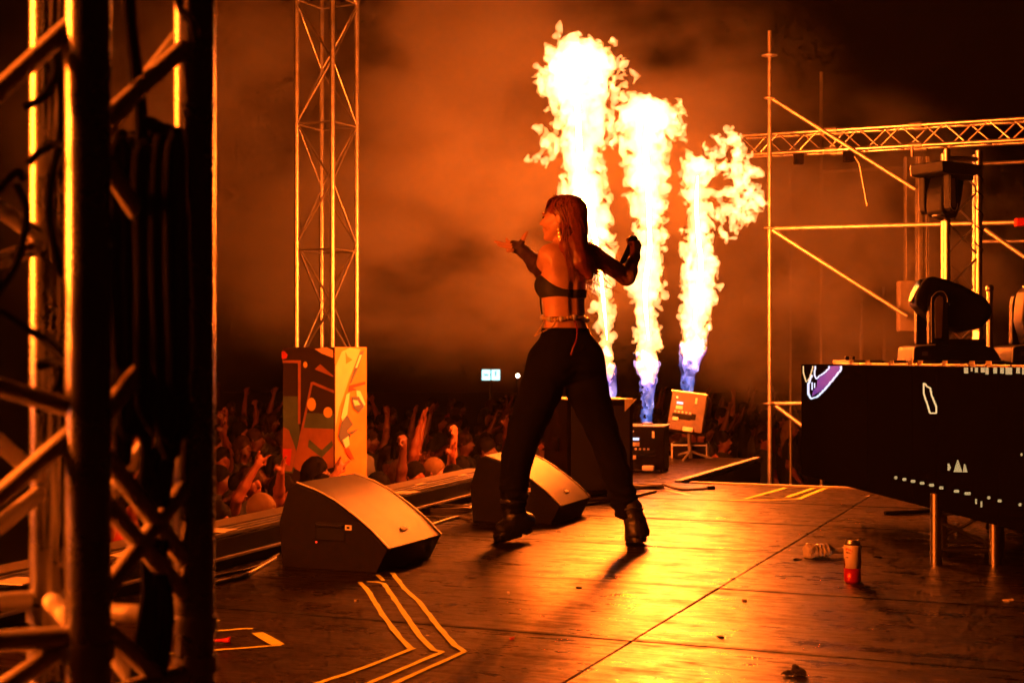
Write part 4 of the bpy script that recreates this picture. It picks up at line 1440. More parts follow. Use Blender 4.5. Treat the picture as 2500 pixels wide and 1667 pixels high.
def debris():
    R = random.Random(31)
    # dark crumpled glove-like cloth scrap
    c = F(1944, 1648)
    root = empty('cloth_scrap', c)
    root.scale = (0.55, 0.55, 0.55)
    tag(root, 'crumpled black cloth scrap with a pointed end on the near floor', 'cloth')
    fd = Field((-0.12, -0.09, -0.01), (0.09, 0.09, 0.09), 0.004)
    fd.ell((0.01, 0, 0.018), (0.035, 0.028, 0.022), k=0.01); fd.ell((0.0, 0.01, 0.035), (0.02, 0.02, 0.02), k=0.01); fd.ell((0.028, -0.01, 0.012), (0.022, 0.03, 0.014), k=0.01)
    fd.chain([(-0.01, 0, 0.014), (-0.045, 0.006, 0.012), (-0.075, 0.0, 0.008)], [0.012, 0.010, 0.004], k=0.008)
    sl, X, Y, Z = fd.block((-1, -1, -1), (1, 1, 1))
    fd.d = fd.d - 0.009 * np_noise(X * 55, Y * 55, Z * 55, 3) - 0.004 * np_noise(X * 120, Y * 120, Z * 120, 4)
    link_mesh('cloth', fd.mesh('cloth'), M_CLOTH_B, root)
    for i, (px, py, lab, s) in enumerate(((1816, 1466, 'dark flake of litter near the panel seam, right of the bright floor patch', .018), (2142, 1361, 'tiny dark chip of litter right of the can', .009),
                                          (2464, 1467, 'small pale paper scrap at the far right floor', .014), (1415, 1437, 'small black crumb on the floor below the right boot', .008),
                                          (1241, 1449, 'small pale crumb of litter on the floor below the left boot', .008), (1760, 1556, 'thin dark splinter near the lower seam crossing', .012),
                                          (1950, 1367, 'dark leaf shaped litter beside the crushed bottle', .016), (1250, 1560, 'red thread of litter on the dark near floor', .010), (870, 1468, 'bright crumb of litter between the tape chevrons and the monitor', .005), (2118, 1212, 'small light crumb of litter below the booth end', .014))):
        p = F(px, py)
        mb = MB()
        n = 7
        top = []
        for k in range(n):
            q = 2 * PI * k / n
            rr = s * R.uniform(.6, 1.4)
            top.append(Vector((rr * 1.6 * math.cos(q), rr * .7 * math.sin(q), 0.003 + R.uniform(0, .006))))
        bot = [Vector((v.x * .8, v.y * .8, 0.0005)) for v in top]
        mb.add(top + bot, [tuple(range(n)), tuple(reversed(range(n, 2 * n)))] + [(k, (k + 1) % n, n + (k + 1) % n, n + k) for k in range(n)])
        pale = 'pale' in lab or 'light' in lab or 'bright' in lab
        o = mb.build('litter', M_WHITETAPE if pale else (M_RED if 'red' in lab else M_RUBBER), loc=p, rz=R.uniform(0, 3))
        tag(o, lab, 'litter', 'litter on the stage floor', 'thing')
    # small red whistle-like piece left of the tape rectangle
    c = F(540, 1572)
    root = empty('plastic_horn', c, 0.2)
    tag(root, 'small red plastic horn shape lying by the yellow tape rectangle', 'toy horn')
    M4 = Matrix.Translation((0, 0, .012)) @ Matrix.Rotation(PI / 2, 4, 'Y')
    MB().lathe([(.004, -.03), (.005, 0), (.008, .018), (.013, .028), (.011, .028), (.004, .012)], 14, M=M4).build('horn', M_RED, root)
    MB().lathe([(.006, -.045), (.011, -.040), (.011, -.032), (.005, -.028)], 12, M=M4).build('mouthpiece', M_RED, root)
debris()

def cables():
    R = random.Random(8)
    def coil(label, c, rx, n, r=0.006, m=M_RUBBER, seed=1):
        Rr = random.Random(seed)
        pts = []
        N = n * 16
        for i in range(N + 1):
            q = 2 * PI * i / 16
            w = rx * (1 + 0.16 * math.sin(i * .37 + seed) + Rr.uniform(-.03, .03))
            pts.append(Vector((w * math.cos(q), w * 0.72 * math.sin(q), r + 0.010 * (i / 16) * .8 + Rr.uniform(0, .006))))
        pts += [pts[-1] + Vector((.12, -.06, -pts[-1].z + r)), pts[-1] + Vector((.30, .02, -pts[-1].z + r))]
        root = empty('cable_coil', c)
        tag(root, label, 'cable', 'cable coils on the stage floor')
        MB().tube(curve(pts, 3), r, 7).build('cable', m, root)
        MB().tube([pts[-1], pts[-1] + Vector((.05, .01, 0.002))], r * 1.9, 10).build('plug', M_BLACKGLOSS, root)
    M_CAB = mat('grey_cable', (0.10, 0.085, 0.075), 0.4)
    coil('loose coil of cable on the floor just beyond the performer\'s right boot', F(1568, 1196), 0.12, 3, 0.009, M_CAB, 2)
    coil('tangled cable coil between the two wedge monitors', F(1075, 1255), 0.16, 4, 0.008, M_CAB, 3)
    coil('second cable coil lying against the cable tray', F(1110, 1225), 0.13, 3, 0.008, M_CAB, 5)
    def run(label, pts, r=0.007, m=M_CAB):
        P = [F(px, py, r) for px, py in pts]
        o = MB().tube(curve(P, 8), r, 7).build('floor_cable', m)
        tag(o, label, 'cable', 'cables on the stage floor')
    run('pale cable running from the wedge monitors to the coil', [(1045, 1284), (1080, 1272), (1120, 1262), (1150, 1268)], .009)
    run('dark cable lying along the front of the tall speaker cabinet', [(1415, 1222), (1470, 1218), (1540, 1212), (1600, 1199)], .011)
    run('second dark cable lying nearer than the tall speaker cabinet', [(1400, 1236), (1470, 1226), (1520, 1220)], .009, M_RUBBER)
    run('cable lying on the floor along the foot of the cable tray', [(440, 1440), (540, 1418), (600, 1402), (672, 1362)], .009)
    run('second cable along the cable tray behind the near truss', [(430, 1425), (540, 1402), (620, 1384), (680, 1352)], .007, M_RUBBER)
    run('dark cable on the floor behind the booth leg', [(2160, 1252), (2220, 1250), (2290, 1246)], .012, M_RUBBER)
cables()

# ================================================================== far lights
def far_lights():
    y = 34.0
    c = W(1198, 915, y)
    root = empty('exit_sign', (c.x, c.y, GZ))
    tag(root, 'small lit pale cyan sign glowing far behind the crowd', 'sign')
    z = c.z - GZ
    mg = mat('sign_glow', (.1, .1, .1), .5, emit=(0.42, 0.95, 0.95), estr=2.6)
    mg2 = mat('sign_glow_dim', (.1, .1, .1), .5, emit=(0.30, 0.75, 0.80), estr=1.0)
    MB().box((0, 0.03, z), (0.50, 0.05, 0.32)).build('sign_box', M_BLACK, root, 0.01)
    for x, mm in ((-.11, mg), (.12, mg)):
        MB().box((x, -0.003, z), (0.20, 0.012, 0.25)).build('lit_panel', mm, root)
    MB().box((0.12, -0.012, z + .03), (0.05, 0.008, 0.12)).build('pictogram', mg2, root)
    MB().box((-0.11, -0.012, z), (0.11, 0.008, 0.05)).build('pictogram', mg2, root)
    MB().tube([(0, 0.06, 0), (0, 0.06, z)], 0.03, 8).build('post', M_BLACK, root)
    def bulb(px, py, yy, r, lab, col, s):
        p = W(px, py, yy)
        rt = empty('lamp_post', (p.x, p.y, GZ))
        tag(rt, lab, 'lamp', 'small far lamps')
        zz = p.z - GZ
        MB().tube([(0, .05, 0), (0, .05, zz)], 0.02, 8).build('post', M_BLACK, rt)
        MB().lathe([(r * .2, -r), (r * .75, -r * .66), (r, 0), (r * .75, r * .66), (r * .2, r)], 14, M=Matrix.Translation((0, 0, zz))).build('bulb', mat('bulb_glow', (.1, .1, .1), .5, emit=col, estr=s), rt)
    bulb(1264, 917, 36.0, 0.05, 'tiny round white lamp right of the cyan sign', (1, .88, .62), 22)
    bulb(845, 1074, 12.6, 0.014, 'tiny round white light in front of the banner box', (1, .95, .85), 14)
far_lights()

# ================================================================== people
M_SKIN = mat('skin', (0.46, 0.24, 0.15), 0.46, spec=0.45, noise=(30, 0.88, 1.08), bump=(260, 0.12), sss=0.12)
M_SKINC = mat('skin_tan', (0.20, 0.058, 0.032), 0.5)
M_SKIN2 = mat('skin_brown', (0.09, 0.026, 0.015), 0.5)
M_SKIN3 = mat('skin_pale', (0.36, 0.15, 0.09), 0.5)
def hair_material():
    m = mat('auburn_hair', (0.20, 0.045, 0.014), 0.4, spec=0.5, noise=(60, 0.6, 1.5))
    t = m.node_tree
    tl = t.nodes.new('ShaderNodeBsdfTranslucent')           # thin strands let the fire shine through
    tl.inputs['Color'].default_value = (0.45, 0.13, 0.04, 1)
    mx = t.nodes.new('ShaderNodeMixShader')
    mx.inputs[0].default_value = 0.4
    t.links.new(t.nodes['Principled BSDF'].outputs[0], mx.inputs[1])
    t.links.new(tl.outputs[0], mx.inputs[2])
    t.links.new(mx.outputs[0], t.nodes['Material Output'].inputs['Surface'])
    return m
M_HAIR = hair_material()
M_TROUSER = mat('black_trouser', (0.0035, 0.003, 0.0035), 0.95, spec=0.1, bump=(240, 0.25))
M_TOP = mat('black_stretch_cloth', (0.008, 0.007, 0.008), 0.75)
M_LEATHER = mat('black_leather', (0.014, 0.012, 0.012), 0.38, noise=(35, 0.6, 1.5), bump=(80, 0.35))
M_GOLD = mat('gold_metal', (0.9, 0.68, 0.32), 0.3, 0.7)
M_SILVER = mat('silver_metal', (0.9, 0.88, 0.84), 0.3, 0.7)

def performer():
    Y0 = 6.70
    def w(px, py, dy=0.0): return W(px, py, Y0 + dy)
    S = Y0 / FPX
    lat = Vector((0.766, 0.643, 0))        # towards her right side
    cst = Vector((-0.643, 0.766, 0))       # the way her chest faces
    R3 = np.array([[lat.x, cst.x, 0], [lat.y, cst.y, 0], [0, 0, 1]])
    root = empty('person', (0.25, Y0, 0))
    tag(root, 'performer in black trousers and bandeau top, legs astride, arms spread, microphone raised', 'person')
    def attach(nm, me, m, par=None):
        o = link_mesh(nm, me, m, par or root)
        if par is None: o.location = -root.location
        return o
    lo, hi = (-0.20, Y0 - 0.42, -0.02), (0.72, Y0 + 0.50, 1.68)
    fd = Field(lo, hi, 0.0056)
    # ---- torso
    fd.ell(w(1385, 842), (0.145, 0.105, 0.11), R3, 0.03)
    fd.ell(w(1379, 772), (0.108, 0.078, 0.12), R3, 0.05)
    fd.ell(w(1374, 700), (0.122, 0.090, 0.125), R3, 0.05)
    fd.ell(w(1384, 640), (0.128, 0.080, 0.085), R3, 0.05)
    fd.ell(w(1335, 697, 0.03), (0.055, 0.050, 0.052), R3, 0.035)
    # spine groove and shoulder blades
    for i in range(7):
        p = w(1400 + i * 0.6, 655 + i * 18, -0.088 + 0.004 * abs(i - 4))
        fd.ell(p, (0.010, 0.016, 0.026), R3, 0.022, cut=True)
    for side, px, py, dy in ((-1, 1362, 645, -0.085), (1, 1436, 645, -0.015)):
        fd.ell(w(px, py, dy), (0.042, 0.016, 0.055), R3, 0.03)
    ls, rs = w(1339, 622, -0.055), w(1442, 620, 0.075)
    # ---- neck and head
    hf = Vector((-0.945, 0.327, 0)).normalized()
    hl = Vector((-hf.y, hf.x, 0))
    hc = w(1374, 534, -0.015)
    def hp(f, l, z): return hc + hf * f + hl * l + Vector((0, 0, z))
    RH = np.array([[hf.x, hl.x, 0], [hf.y, hl.y, 0], [0, 0, 1]])
    fd.cone(w(1385, 625, -0.01), hp(-0.018, 0, -0.05), 0.052, 0.046, 0.035)
    fd.cone(ls + Vector((0.02, 0.01, 0.0)), w(1378, 606, -0.01), 0.040, 0.046, 0.04)
    fd.cone(rs, w(1392, 606, 0.0), 0.040, 0.046, 0.04)
    fd.ell(hp(-0.012, 0, 0.020), (0.088, 0.070, 0.082), RH, 0.0)
    fd.ell(hp(0.040, 0, -0.012), (0.050, 0.056, 0.070), RH, 0.02)
    fd.ell(hp(0.052, 0, -0.066), (0.036, 0.034, 0.034), RH, 0.02)
    fd.cone(hp(0.012, 0.050, -0.045), hp(0.066, 0.012, -0.082), 0.016, 0.016, 0.018)
    fd.cone(hp(0.012, -0.050, -0.045), hp(0.066, -0.012, -0.082), 0.016, 0.016, 0.018)
    fd.ell(hp(0.080, 0, -0.088), (0.015, 0.017, 0.014), RH, 0.012)
    fd.cone(hp(0.086, 0, 0.012), hp(0.104, 0, -0.018), 0.007, 0.009, 0.008)
    fd.ell(hp(0.105, 0, -0.022), (0.010, 0.009, 0.008), RH, 0.005)
    fd.ell(hp(0.096, 0.009, -0.027), (0.009, 0.006, 0.006), RH, 0.004)
    fd.ell(hp(0.092, 0, -0.047), (0.009, 0.017, 0.006), RH, 0.004)
    fd.ell(hp(0.089, 0, -0.059), (0.009, 0.016, 0.007), RH, 0.004)
    fd.ell(hp(0.062, 0.036, -0.020), (0.030, 0.022, 0.028), RH, 0.02)
    fd.ell(hp(0.062, -0.036, -0.020), (0.030, 0.022, 0.028), RH, 0.02)
    fd.cone(hp(0.082, 0.034, 0.022), hp(0.090, 0.008, 0.020), 0.008, 0.008, 0.01)
    fd.ell(hp(0.086, 0.030, 0.006), (0.014, 0.014, 0.008), RH, 0.006, cut=True)
    for sg in (1, -1):
        fd.ell(hp(-0.004, sg * 0.070, -0.002), (0.017, 0.007, 0.029), RH, 0.006)
    # ---- arms
    le, lw = w(1326, 660, 0.16), w(1281, 616, 0.30)
    fd.cone(ls, le, 0.047, 0.041, 0.03)
    fd.chain([le, le.lerp(lw, 0.35), lw], [0.040, 0.041, 0.026], 0.025)
    re, rw = w(1530, 676, 0.14), w(1549, 628, 0.30)
    fd.cone(rs, re, 0.047, 0.039, 0.03)
    fd.chain([re, re.lerp(rw, 0.3), rw], [0.038, 0.038, 0.025], 0.025)
    # ---- left hand, open and reaching
    yl = 0.30
    def g(px, py, dy): return w(px, py, yl + dy)
    fd.cone(lw, g(1264, 605, 0.02), 0.026, 0.022, 0.02)
    fd.ell(g(1262, 603, 0.02), (0.026, 0.030, 0.020), None, 0.02)
    fd.cone(g(1270, 610, 0.0), g(1252, 609, 0.0), 0.018, 0.014, 0.015)
    fd.cone(g(1266, 598, 0.04), g(1251, 594, 0.04), 0.016, 0.012, 0.012)
    fd.chain([g(1270, 598, -0.005), g(1277, 585, -0.012), g(1281, 576, -0.012), g(1287, 567, -0.015)], [0.014, 0.011, 0.0095, 0.0075], 0.008)           # thumb
    fd.chain([g(1252, 594, 0.045), g(1243, 592, 0.055), g(1239, 592, 0.06), g(1237, 583, 0.06)], [0.0105, 0.0095, 0.0085, 0.007], 0.005)                  # index, tip bent up
    fd.chain([g(1250, 600, 0.02), g(1234, 597, 0.03), g(1222, 594, 0.03), g(1209, 590, 0.03)], [0.0105, 0.0095, 0.0085, 0.007], 0.004)                      # middle
    fd.chain([g(1250, 605, -0.005), g(1235, 602.5, -0.005), g(1224, 600, -0.005), g(1215, 597, -0.005)], [0.010, 0.009, 0.008, 0.0065], 0.004)              # ring
    fd.chain([g(1252, 611, -0.03), g(1244, 613, -0.035), g(1240, 613, -0.036), g(1237, 611, -0.036)], [0.009, 0.008, 0.0075, 0.006], 0.004)               # little
    # ---- right hand closed round the microphone
    yr = 0.30
    def h(px, py, dy): return w(px, py, yr + dy)
    fd.cone(rw, h(1551, 606, 0.0), 0.025, 0.026, 0.02)
    fd.ell(h(1551, 602, 0.0), (0.026, 0.022, 0.028), None, 0.015)
    for i, (x, y_) in enumerate(((1550, 590), (1553, 597), (1552, 604), (1550, 611))):
        L_ = (1.0, 1.05, 1.0, 0.85)[i]
        fd.chain([h(x + 5, y_, 0.012), h(x + 8, y_ + 1, -0.022), h(x - 3, y_ + 3, -0.036 * L_), h(x - 14 * L_, y_ + 4, -0.022)], [0.011, 0.010, 0.0095, 0.008], 0.004)
    fd.chain([h(1546, 600, 0.015), h(1538, 595, 0.012), h(1534, 589, 0.004), h(1532, 584, 0.0)], [0.012, 0.011, 0.0095, 0.008], 0.006)                   # thumb
    fd.chain([h(1556, 606, 0.02), h(1562, 602, 0.01), h(1567, 599, 0.006)], [0.009, 0.007, 0.004], 0.004)
    body_d = fd.d.copy()
    # ---- legs under the trousers
    LL = [w(1342, 880, -0.045), w(1290, 1040, 0.06), w(1254, 1215, 0.10)]
    RL = [w(1432, 880, 0.045), w(1472, 1045, 0.06), w(1525, 1220, -0.03)]
    for leg in (LL, RL):
        fd.chain(leg, [0.075, 0.05, 0.036], 0.04)
    body = attach('body', fd.mesh('body'), M_SKIN)

    # ---- long fingerless gloves
    gm = mat('dark_sheer_glove', (0.030, 0.008, 0.007), 0.7, noise=(50, .7, 1.3), bump=(300, .2))
    gl = Field(lo, hi, 0.0056)
    gl.chain([ls.lerp(le, 0.62), le, le.lerp(lw, 0.35), lw, g(1264, 605, 0.02)], [0.0465, 0.0445, 0.045, 0.0298, 0.0262], 0.02)
    gl.ell(g(1262, 603, 0.02), (0.0295, 0.0335, 0.0235), None, 0.015)
    gl.cone(g(1270, 610, 0.0), g(1253, 609, 0.0), 0.0215, 0.0172, 0.015); gl.cone(g(1266, 598, 0.04), g(1252, 594, 0.04), 0.0195, 0.0152, 0.012)
    gl.cone(g(1270, 598, -0.005), g(1275, 589, -0.010), 0.0175, 0.0145, 0.008)
    attach('glove', gl.mesh('glove'), gm)

    # ---- bandeau top: a shell over the ribs
    t = Field(lo, hi, 0.0056)
    sl, X, Yy, Z = t.block(lo, hi)
    # photo rows of the upper and lower hem, running round the ribs
    px = CX + X / Yy * FPX
    py = HY - (Z - CH) / Yy * FPX
    f = np.clip((px - 1322) / (1398 - 1322), 0, 1)
    top_row = 672 + 35 * (1 - (1 - f) ** 2.2)
    bot_row = 728 - 5 * f * (1 - f) * 4
    band = np.maximum(top_row - py, py - bot_row) * S
    torso = np.minimum(body_d, 9)
    side = (px - 1452) * S
    t.d = np.maximum(np.maximum(torso - 0.0065, band), np.maximum(side, -(X - (1303 - CX) / FPX * Y0) * 1.0)).astype(np.float32)
    # keep the band off the arms
    armd = Field(lo, hi, 0.0056)
    armd.cone(ls, le, 0.054, 0.050, 0); armd.cone(rs, re, 0.054, 0.050, 0); armd.cone(le, lw, 0.052, 0.04, 0)
    t.d = np.maximum(t.d, -armd.d).astype(np.float32)
    attach('bandeau_top', t.mesh('bandeau_top'), M_TOP)
    MB().tube([w(1319, 722, -0.02), w(1320, 745, -0.02), w(1326, 785, -0.02)], 0.0045, 6).build('strap', M_TOP, root).location = -root.location

    # ---- trousers
    tr = Field((-0.16, Y0 - 0.32, 0.10), (0.70, Y0 + 0.36, 1.02), 0.0062)
    tr.ell(w(1384, 868), (0.158, 0.125, 0.130), R3, 0.02)
    tr.ell(w(1380, 812), (0.124, 0.094, 0.13), R3, 0.04)
    tr.ell(w(1354, 880, -0.055), (0.088, 0.088, 0.10), None, 0.05)
    tr.ell(w(1426, 880, -0.015), (0.086, 0.088, 0.10), None, 0.05)
    tr.chain([w(1338, 880, -0.03), w(1321, 952, 0.00), w(1302, 1000, 0.03), w(1284, 1045, 0.055), w(1264, 1114, 0.08), w(1256, 1175, 0.095), w(1253, 1228, 0.10)],
             [0.098, 0.098, 0.090, 0.082, 0.075, 0.068, 0.060], 0.02)
    tr.chain([w(1427, 880, 0.03), w(1434, 952, 0.04), w(1452, 1000, 0.05), w(1469, 1046, 0.055), w(1491, 1108, 0.045), w(1504, 1154, 0.02), w(1520, 1215, -0.015), w(1530, 1246, -0.03)],
             [0.098, 0.099, 0.086, 0.074, 0.070, 0.067, 0.062, 0.050], 0.02)
    tr.ell(w(1512, 1250, -0.04), (0.018, 0.03, 0.016), None, 0.012)
    tr.ell(w(1281, 1213, 0.08), (0.018, 0.03, 0.014), None, 0.012)
    sl, X, Yy, Z = tr.block((-9, -9, -9), (9, 9, 9))
    fold = np_noise(X * 9 + Z * 4, Yy * 9, Z * 17, 5)
    fold2 = np_noise(X * 20, Yy * 20, Z * 34 + X * 12, 6)
    low = np.clip((0.62 - Z) / 0.4, 0.35, 1.2)
    # slack cloth gathers above the ankle
    gather = np.sin(Z * 150 + 3 * np_noise(X * 8, Yy * 8, Z * 6, 9)) * np.clip((0.34 - Z) / 0.12, 0, 1)
    tr.d = tr.d - 0.007 * fold * low - 0.003 * fold2 * low - 0.004 * gather
    wz = w(1380, 782).z
    tr.d = np.maximum(tr.d, Z - wz).astype(np.float32)
    attach('trousers', tr.mesh('trousers'), M_TROUSER)

    # ---- boots
    def boot(nm, shaft, shr, heel, toe, wd, lab=None):
        b = Field((min(heel.x, toe.x, shaft[0].x) - .14, min(heel.y, toe.y) - .14, -0.012), (max(heel.x, toe.x, shaft[0].x) + .14, max(heel.y, toe.y, shaft[0].y) + .14, shaft[0].z + .05), 0.005)
        b.chain(shaft, shr, 0.02)
        ax = (toe - heel).normalized()
        b.cone(heel + ax * 0.04 + Vector((0, 0, .055)), toe - ax * 0.055 + Vector((0, 0, .048)), wd * 0.98, wd * 1.02, 0.03, flat=((0, 0, 1), 0.95))
        b.cone(shaft[-1], toe - ax * 0.09 + Vector((0, 0, .055)), 0.046, 0.04, 0.03)
        sl, X, Yy, Z = b.block((-9, -9, -9), (9, 9, 9))
        # sole: a thick slab under the foot, lugged
        fx = (X - heel.x) * ax.x + (Yy - heel.y) * ax.y + (Z - heel.z) * ax.z
        L = (toe - heel).length
        n2 = Vector((-ax.y, ax.x, 0)).normalized()
        fy = (X - heel.x) * n2.x + (Yy - heel.y) * n2.y
        zup = Z - (heel.z + (toe.z - heel.z) * np.clip(fx / L, 0, 1))
        wid = wd * 0.98 * np.clip(1 - 0.18 * np.cos(np.clip(fx / L, 0, 1) * 2 * PI - 0.6), 0.7, 1.1)
        foot = np.sqrt(np.maximum(np.maximum(-(fx - wd), fx - (L - wd)), 0) ** 2 + fy ** 2) - wid
        lug = 0.004 * (np.sin(fx * 2 * PI / 0.022) > 0)
        heelcut = np.where((fx > L * .30) & (fx < L * .42), 0.012, 0.0)
        sole = np.maximum(foot, np.maximum(-(zup - lug - heelcut), zup - 0.038))
        b.d = np.minimum(np.maximum(b.d, -(zup - 0.030)), sole)
        cr = np_noise(X * 26, Yy * 26, Z * 40, 8)
        b.d = (b.d - 0.0025 * cr * (zup > 0.045)).astype(np.float32)
        o = attach(nm, b.mesh(nm), M_LEATHER)
        # laces and top collar
        top = shaft[0]
        MB().tube([top + Vector((math.cos(q) * shr[0] * 1.04, math.sin(q) * shr[0] * 1.04, 0.004 * math.sin(3 * q))) - root.location for q in [i * 2 * PI / 20 for i in range(21)]], 0.006, 6, caps=False).build('boot_collar', M_LEATHER, root)
        return o
    lt, lh = w(1207, 1328, 0.04), w(1302, 1297, 0.16)
    lt.z = 0.0; lh.z = 0.046
    boot('boot', [w(1253, 1222, 0.10), w(1258, 1262, 0.11), w(1270, 1284, 0.13)], [0.058, 0.050, 0.048], lh, lt, 0.046)
    rh, rt = w(1560, 1326, -0.08), w(1546, 1318, 0.12)
    rh.z = 0.018; rt.z = 0.0
    boot('boot', [w(1541, 1240, -0.03), w(1550, 1272, -0.035), w(1556, 1300, -0.05)], [0.052, 0.047, 0.046], rh, rt, 0.046)

    # ---- hair: a cap over the skull, a mane down the back, and strands
    hr = Field((hc.x - .22, hc.y - .32, hc.z - .42), (hc.x + .40, hc.y + .30, hc.z + .16), 0.0055)
    hr.ell(hp(-0.016, 0, 0.022), (0.094, 0.077, 0.088), RH, 0.0)
    hr.ell(hp(0.105, 0.0, -0.055), (0.085, 0.13, 0.085), RH, 0.012, cut=True)
    hr.ell(hp(0.045, 0.07, -0.07), (0.06, 0.05, 0.085), RH, 0.012, cut=True)
    hr.chain([w(1400, 515, -0.02), w(1402, 560, -0.045), w(1404, 600, -0.075), w(1416, 640, -0.095), w(1438, 672, -0.09)], [0.062, 0.058, 0.050, 0.042, 0.022], 0.03)
    hr.chain([w(1404, 600, -0.075), w(1432, 636, -0.075), w(1455, 664, -0.07)], [0.040, 0.030, 0.012], 0.02)
    hr.chain([w(1386, 560, -0.075), w(1382, 600, -0.095), w(1394, 640, -0.105)], [0.030, 0.028, 0.018], 0.02)
    sl, X, Yy, Z = hr.block((-9, -9, -9), (9, 9, 9))
    gro = np_noise(X * 75 + Z * 18, Yy * 75, Z * 8, 15) + 0.25 * np_noise(X * 28 + Z * 9, Yy * 28, Z * 6, 16)
    hr.d = (hr.d - 0.0032 * gro).astype(np.float32)
    hair = attach('hair', hr.mesh('hair'), M_HAIR)
    R = random.Random(77)
    mb = MB()
    def strand(pts, r):
        C = curve(pts, 5)
        n = len(C)
        mb.tube(C, [r * (1 - 0.75 * i / n) for i in range(n)], 4, caps=False)
    for i in range(420):
        a = R.uniform(-2.5, 2.5)
        el = R.uniform(0.1, 1.35)
        f0 = -0.016 - 0.097 * math.cos(a) * math.cos(el) if abs(a) < 2.0 else -0.016 + 0.06 * R.random()
        l0 = 0.080 * math.sin(a) * math.cos(el)
        z0 = 0.022 + 0.092 * math.sin(el)
        p0 = hp(f0, l0, z0)
        ex = R.random()
        if R.random() < 0.7:                              # blown to her right
            p1 = w(1384 + 38 * ex, R.uniform(545, 570), -0.108 + 0.085 * ex ** 2)
            p2 = w(1384 + 50 * ex + R.uniform(-4, 4), 604 + R.uniform(-8, 12), -0.132 + 0.07 * ex)
            p3 = w(1398 + 88 * ex + R.uniform(-6, 6), 664 + R.uniform(-18, 30) - 14 * ex, -0.132 + 0.11 * ex)
        else:                                             # down the middle of the back
            p1 = w(1380 + 30 * ex, R.uniform(548, 566), -0.106 + 0.05 * ex)
            p2 = w(1378 + 34 * ex, 606 + R.uniform(-8, 10), -0.128 + 0.03 * ex)
            p3 = w(1388 + 40 * ex, R.uniform(640, 690), -0.126 + 0.03 * ex)
        wv = R.uniform(-.012, .012)
        m1, m2 = p1.lerp(p2, .5) + Vector((wv, 0, 0)), p2.lerp(p3, .5) + Vector((-wv, -0.004, 0))
        strand([p0, p1, m1, p2, m2, p3], R.uniform(0.0012, 0.0030))
    for i in range(46):                                   # fringe
        l = R.uniform(-0.05, 0.062)
        strand([hp(-0.01, l * .6, 0.108), hp(0.045, l, 0.090), hp(0.076 - abs(l) * .25, l, 0.060), hp(0.086 - abs(l) * .3, l * 1.05, 0.030 + R.uniform(-.012, .008))], R.uniform(0.002, 0.004))
    for i in range(30):                                   # side strands round the ear
        strand([hp(0.0, 0.05, 0.095), hp(0.018, 0.074, 0.055), hp(-0.012, 0.080, 0.012), hp(-0.032, 0.076, -0.05), w(1372 + R.uniform(-2, 16), 592 + R.uniform(-8, 16), -0.09)], R.uniform(0.002, 0.004))
    for i in range(60):                                   # flyaway ends in the wind
        a = w(R.uniform(1420, 1446), R.uniform(585, 640), -0.03)
        strand([a, a + Vector((R.uniform(.02, .05), R.uniform(-.02, .04), R.uniform(-.03, .02))), a + Vector((R.uniform(.05, .12), R.uniform(-.02, .06), R.uniform(-.09, -.01)))], 0.0016)
    for i in range(44):
        a = w(R.uniform(1425, 1470), R.uniform(655, 690), -0.06)
        strand([a, a + Vector((R.uniform(-.02, .05), R.uniform(-.02, .04), R.uniform(-.05, -.02))), a + Vector((R.uniform(-.01, .10), R.uniform(-.02, .06), R.uniform(-.10, -.05)))], 0.0016)
    o = mb.build('hair_strands', M_HAIR, hair)
    # ---- eye, brow, earring
    me_ = mat('dark_eye', (0.012, 0.008, 0.006), 0.2)
    M4 = Matrix((hf, hl, Vector((0, 0, 1)))).transposed().to_4x4()
    def blob(nm, c, rad, m, par=None):
        mbb = MB()
        seg, rg = 12, 8
        prof = [(max(1e-4, math.sin(PI * i / rg)), -math.cos(PI * i / rg)) for i in range(rg + 1)]
        mm = Matrix.Translation(c - root.location) @ M4 @ Matrix.Diagonal((*rad, 1))
        mbb.lathe(prof, seg, M=mm)
        return mbb.build(nm, m, par or root)
    blob('eye', hp(0.083, 0.030, 0.004), (0.008, 0.012, 0.006), me_)
    MB().tube([p - root.location for p in curve([hp(0.076, 0.044, 0.020), hp(0.088, 0.032, 0.027), hp(0.096, 0.016, 0.024)], 4)], 0.003, 5).build('eyebrow', M_HAIR, root)
    er = hp(-0.004, 0.082, -0.046)
    for i, (dz, r) in enumerate(((0.0, 0.008), (-0.016, 0.010), (-0.034, 0.012), (-0.048, 0.008))):
        blob('earring', er + Vector((0.003 * i, 0, dz - .012)), (r, 0.005, r * 1.1), M_GOLD)
    # ---- jewelled belt and hip chains
    belt = empty('belt')
    belt.parent = root
    bc = w(1377, 778)
    for i in range(44):
        q = 2 * PI * i / 44
        rx, ry = 0.118, 0.088
        p = bc + lat * (rx * math.cos(q)) + cst * (ry * math.sin(q)) + Vector((0, 0, 0.006 * math.sin(q * 3)))
        big = (i % 4 == 0)
        mbb = MB()
        s = 0.014 if big else 0.009
        prof = [(1e-4, -s), (s * .7, -s * .7), (s, 0), (s * .7, s * .7), (1e-4, s)]
        mbb.lathe(prof, 8, M=Matrix.Translation(p - root.location), smooth=False)
        mbb.build('belt_stone', M_SILVER if big else M_GOLD, belt)
    ring = []
    for i in range(41):
        q = 2 * PI * i / 40
        ring.append(bc + lat * (0.1105 * math.cos(q)) + cst * (0.0805 * math.sin(q)) - root.location)
    MB().tube(ring, 0.0075, 6, caps=False).build('belt_band', M_LEATHER, belt)
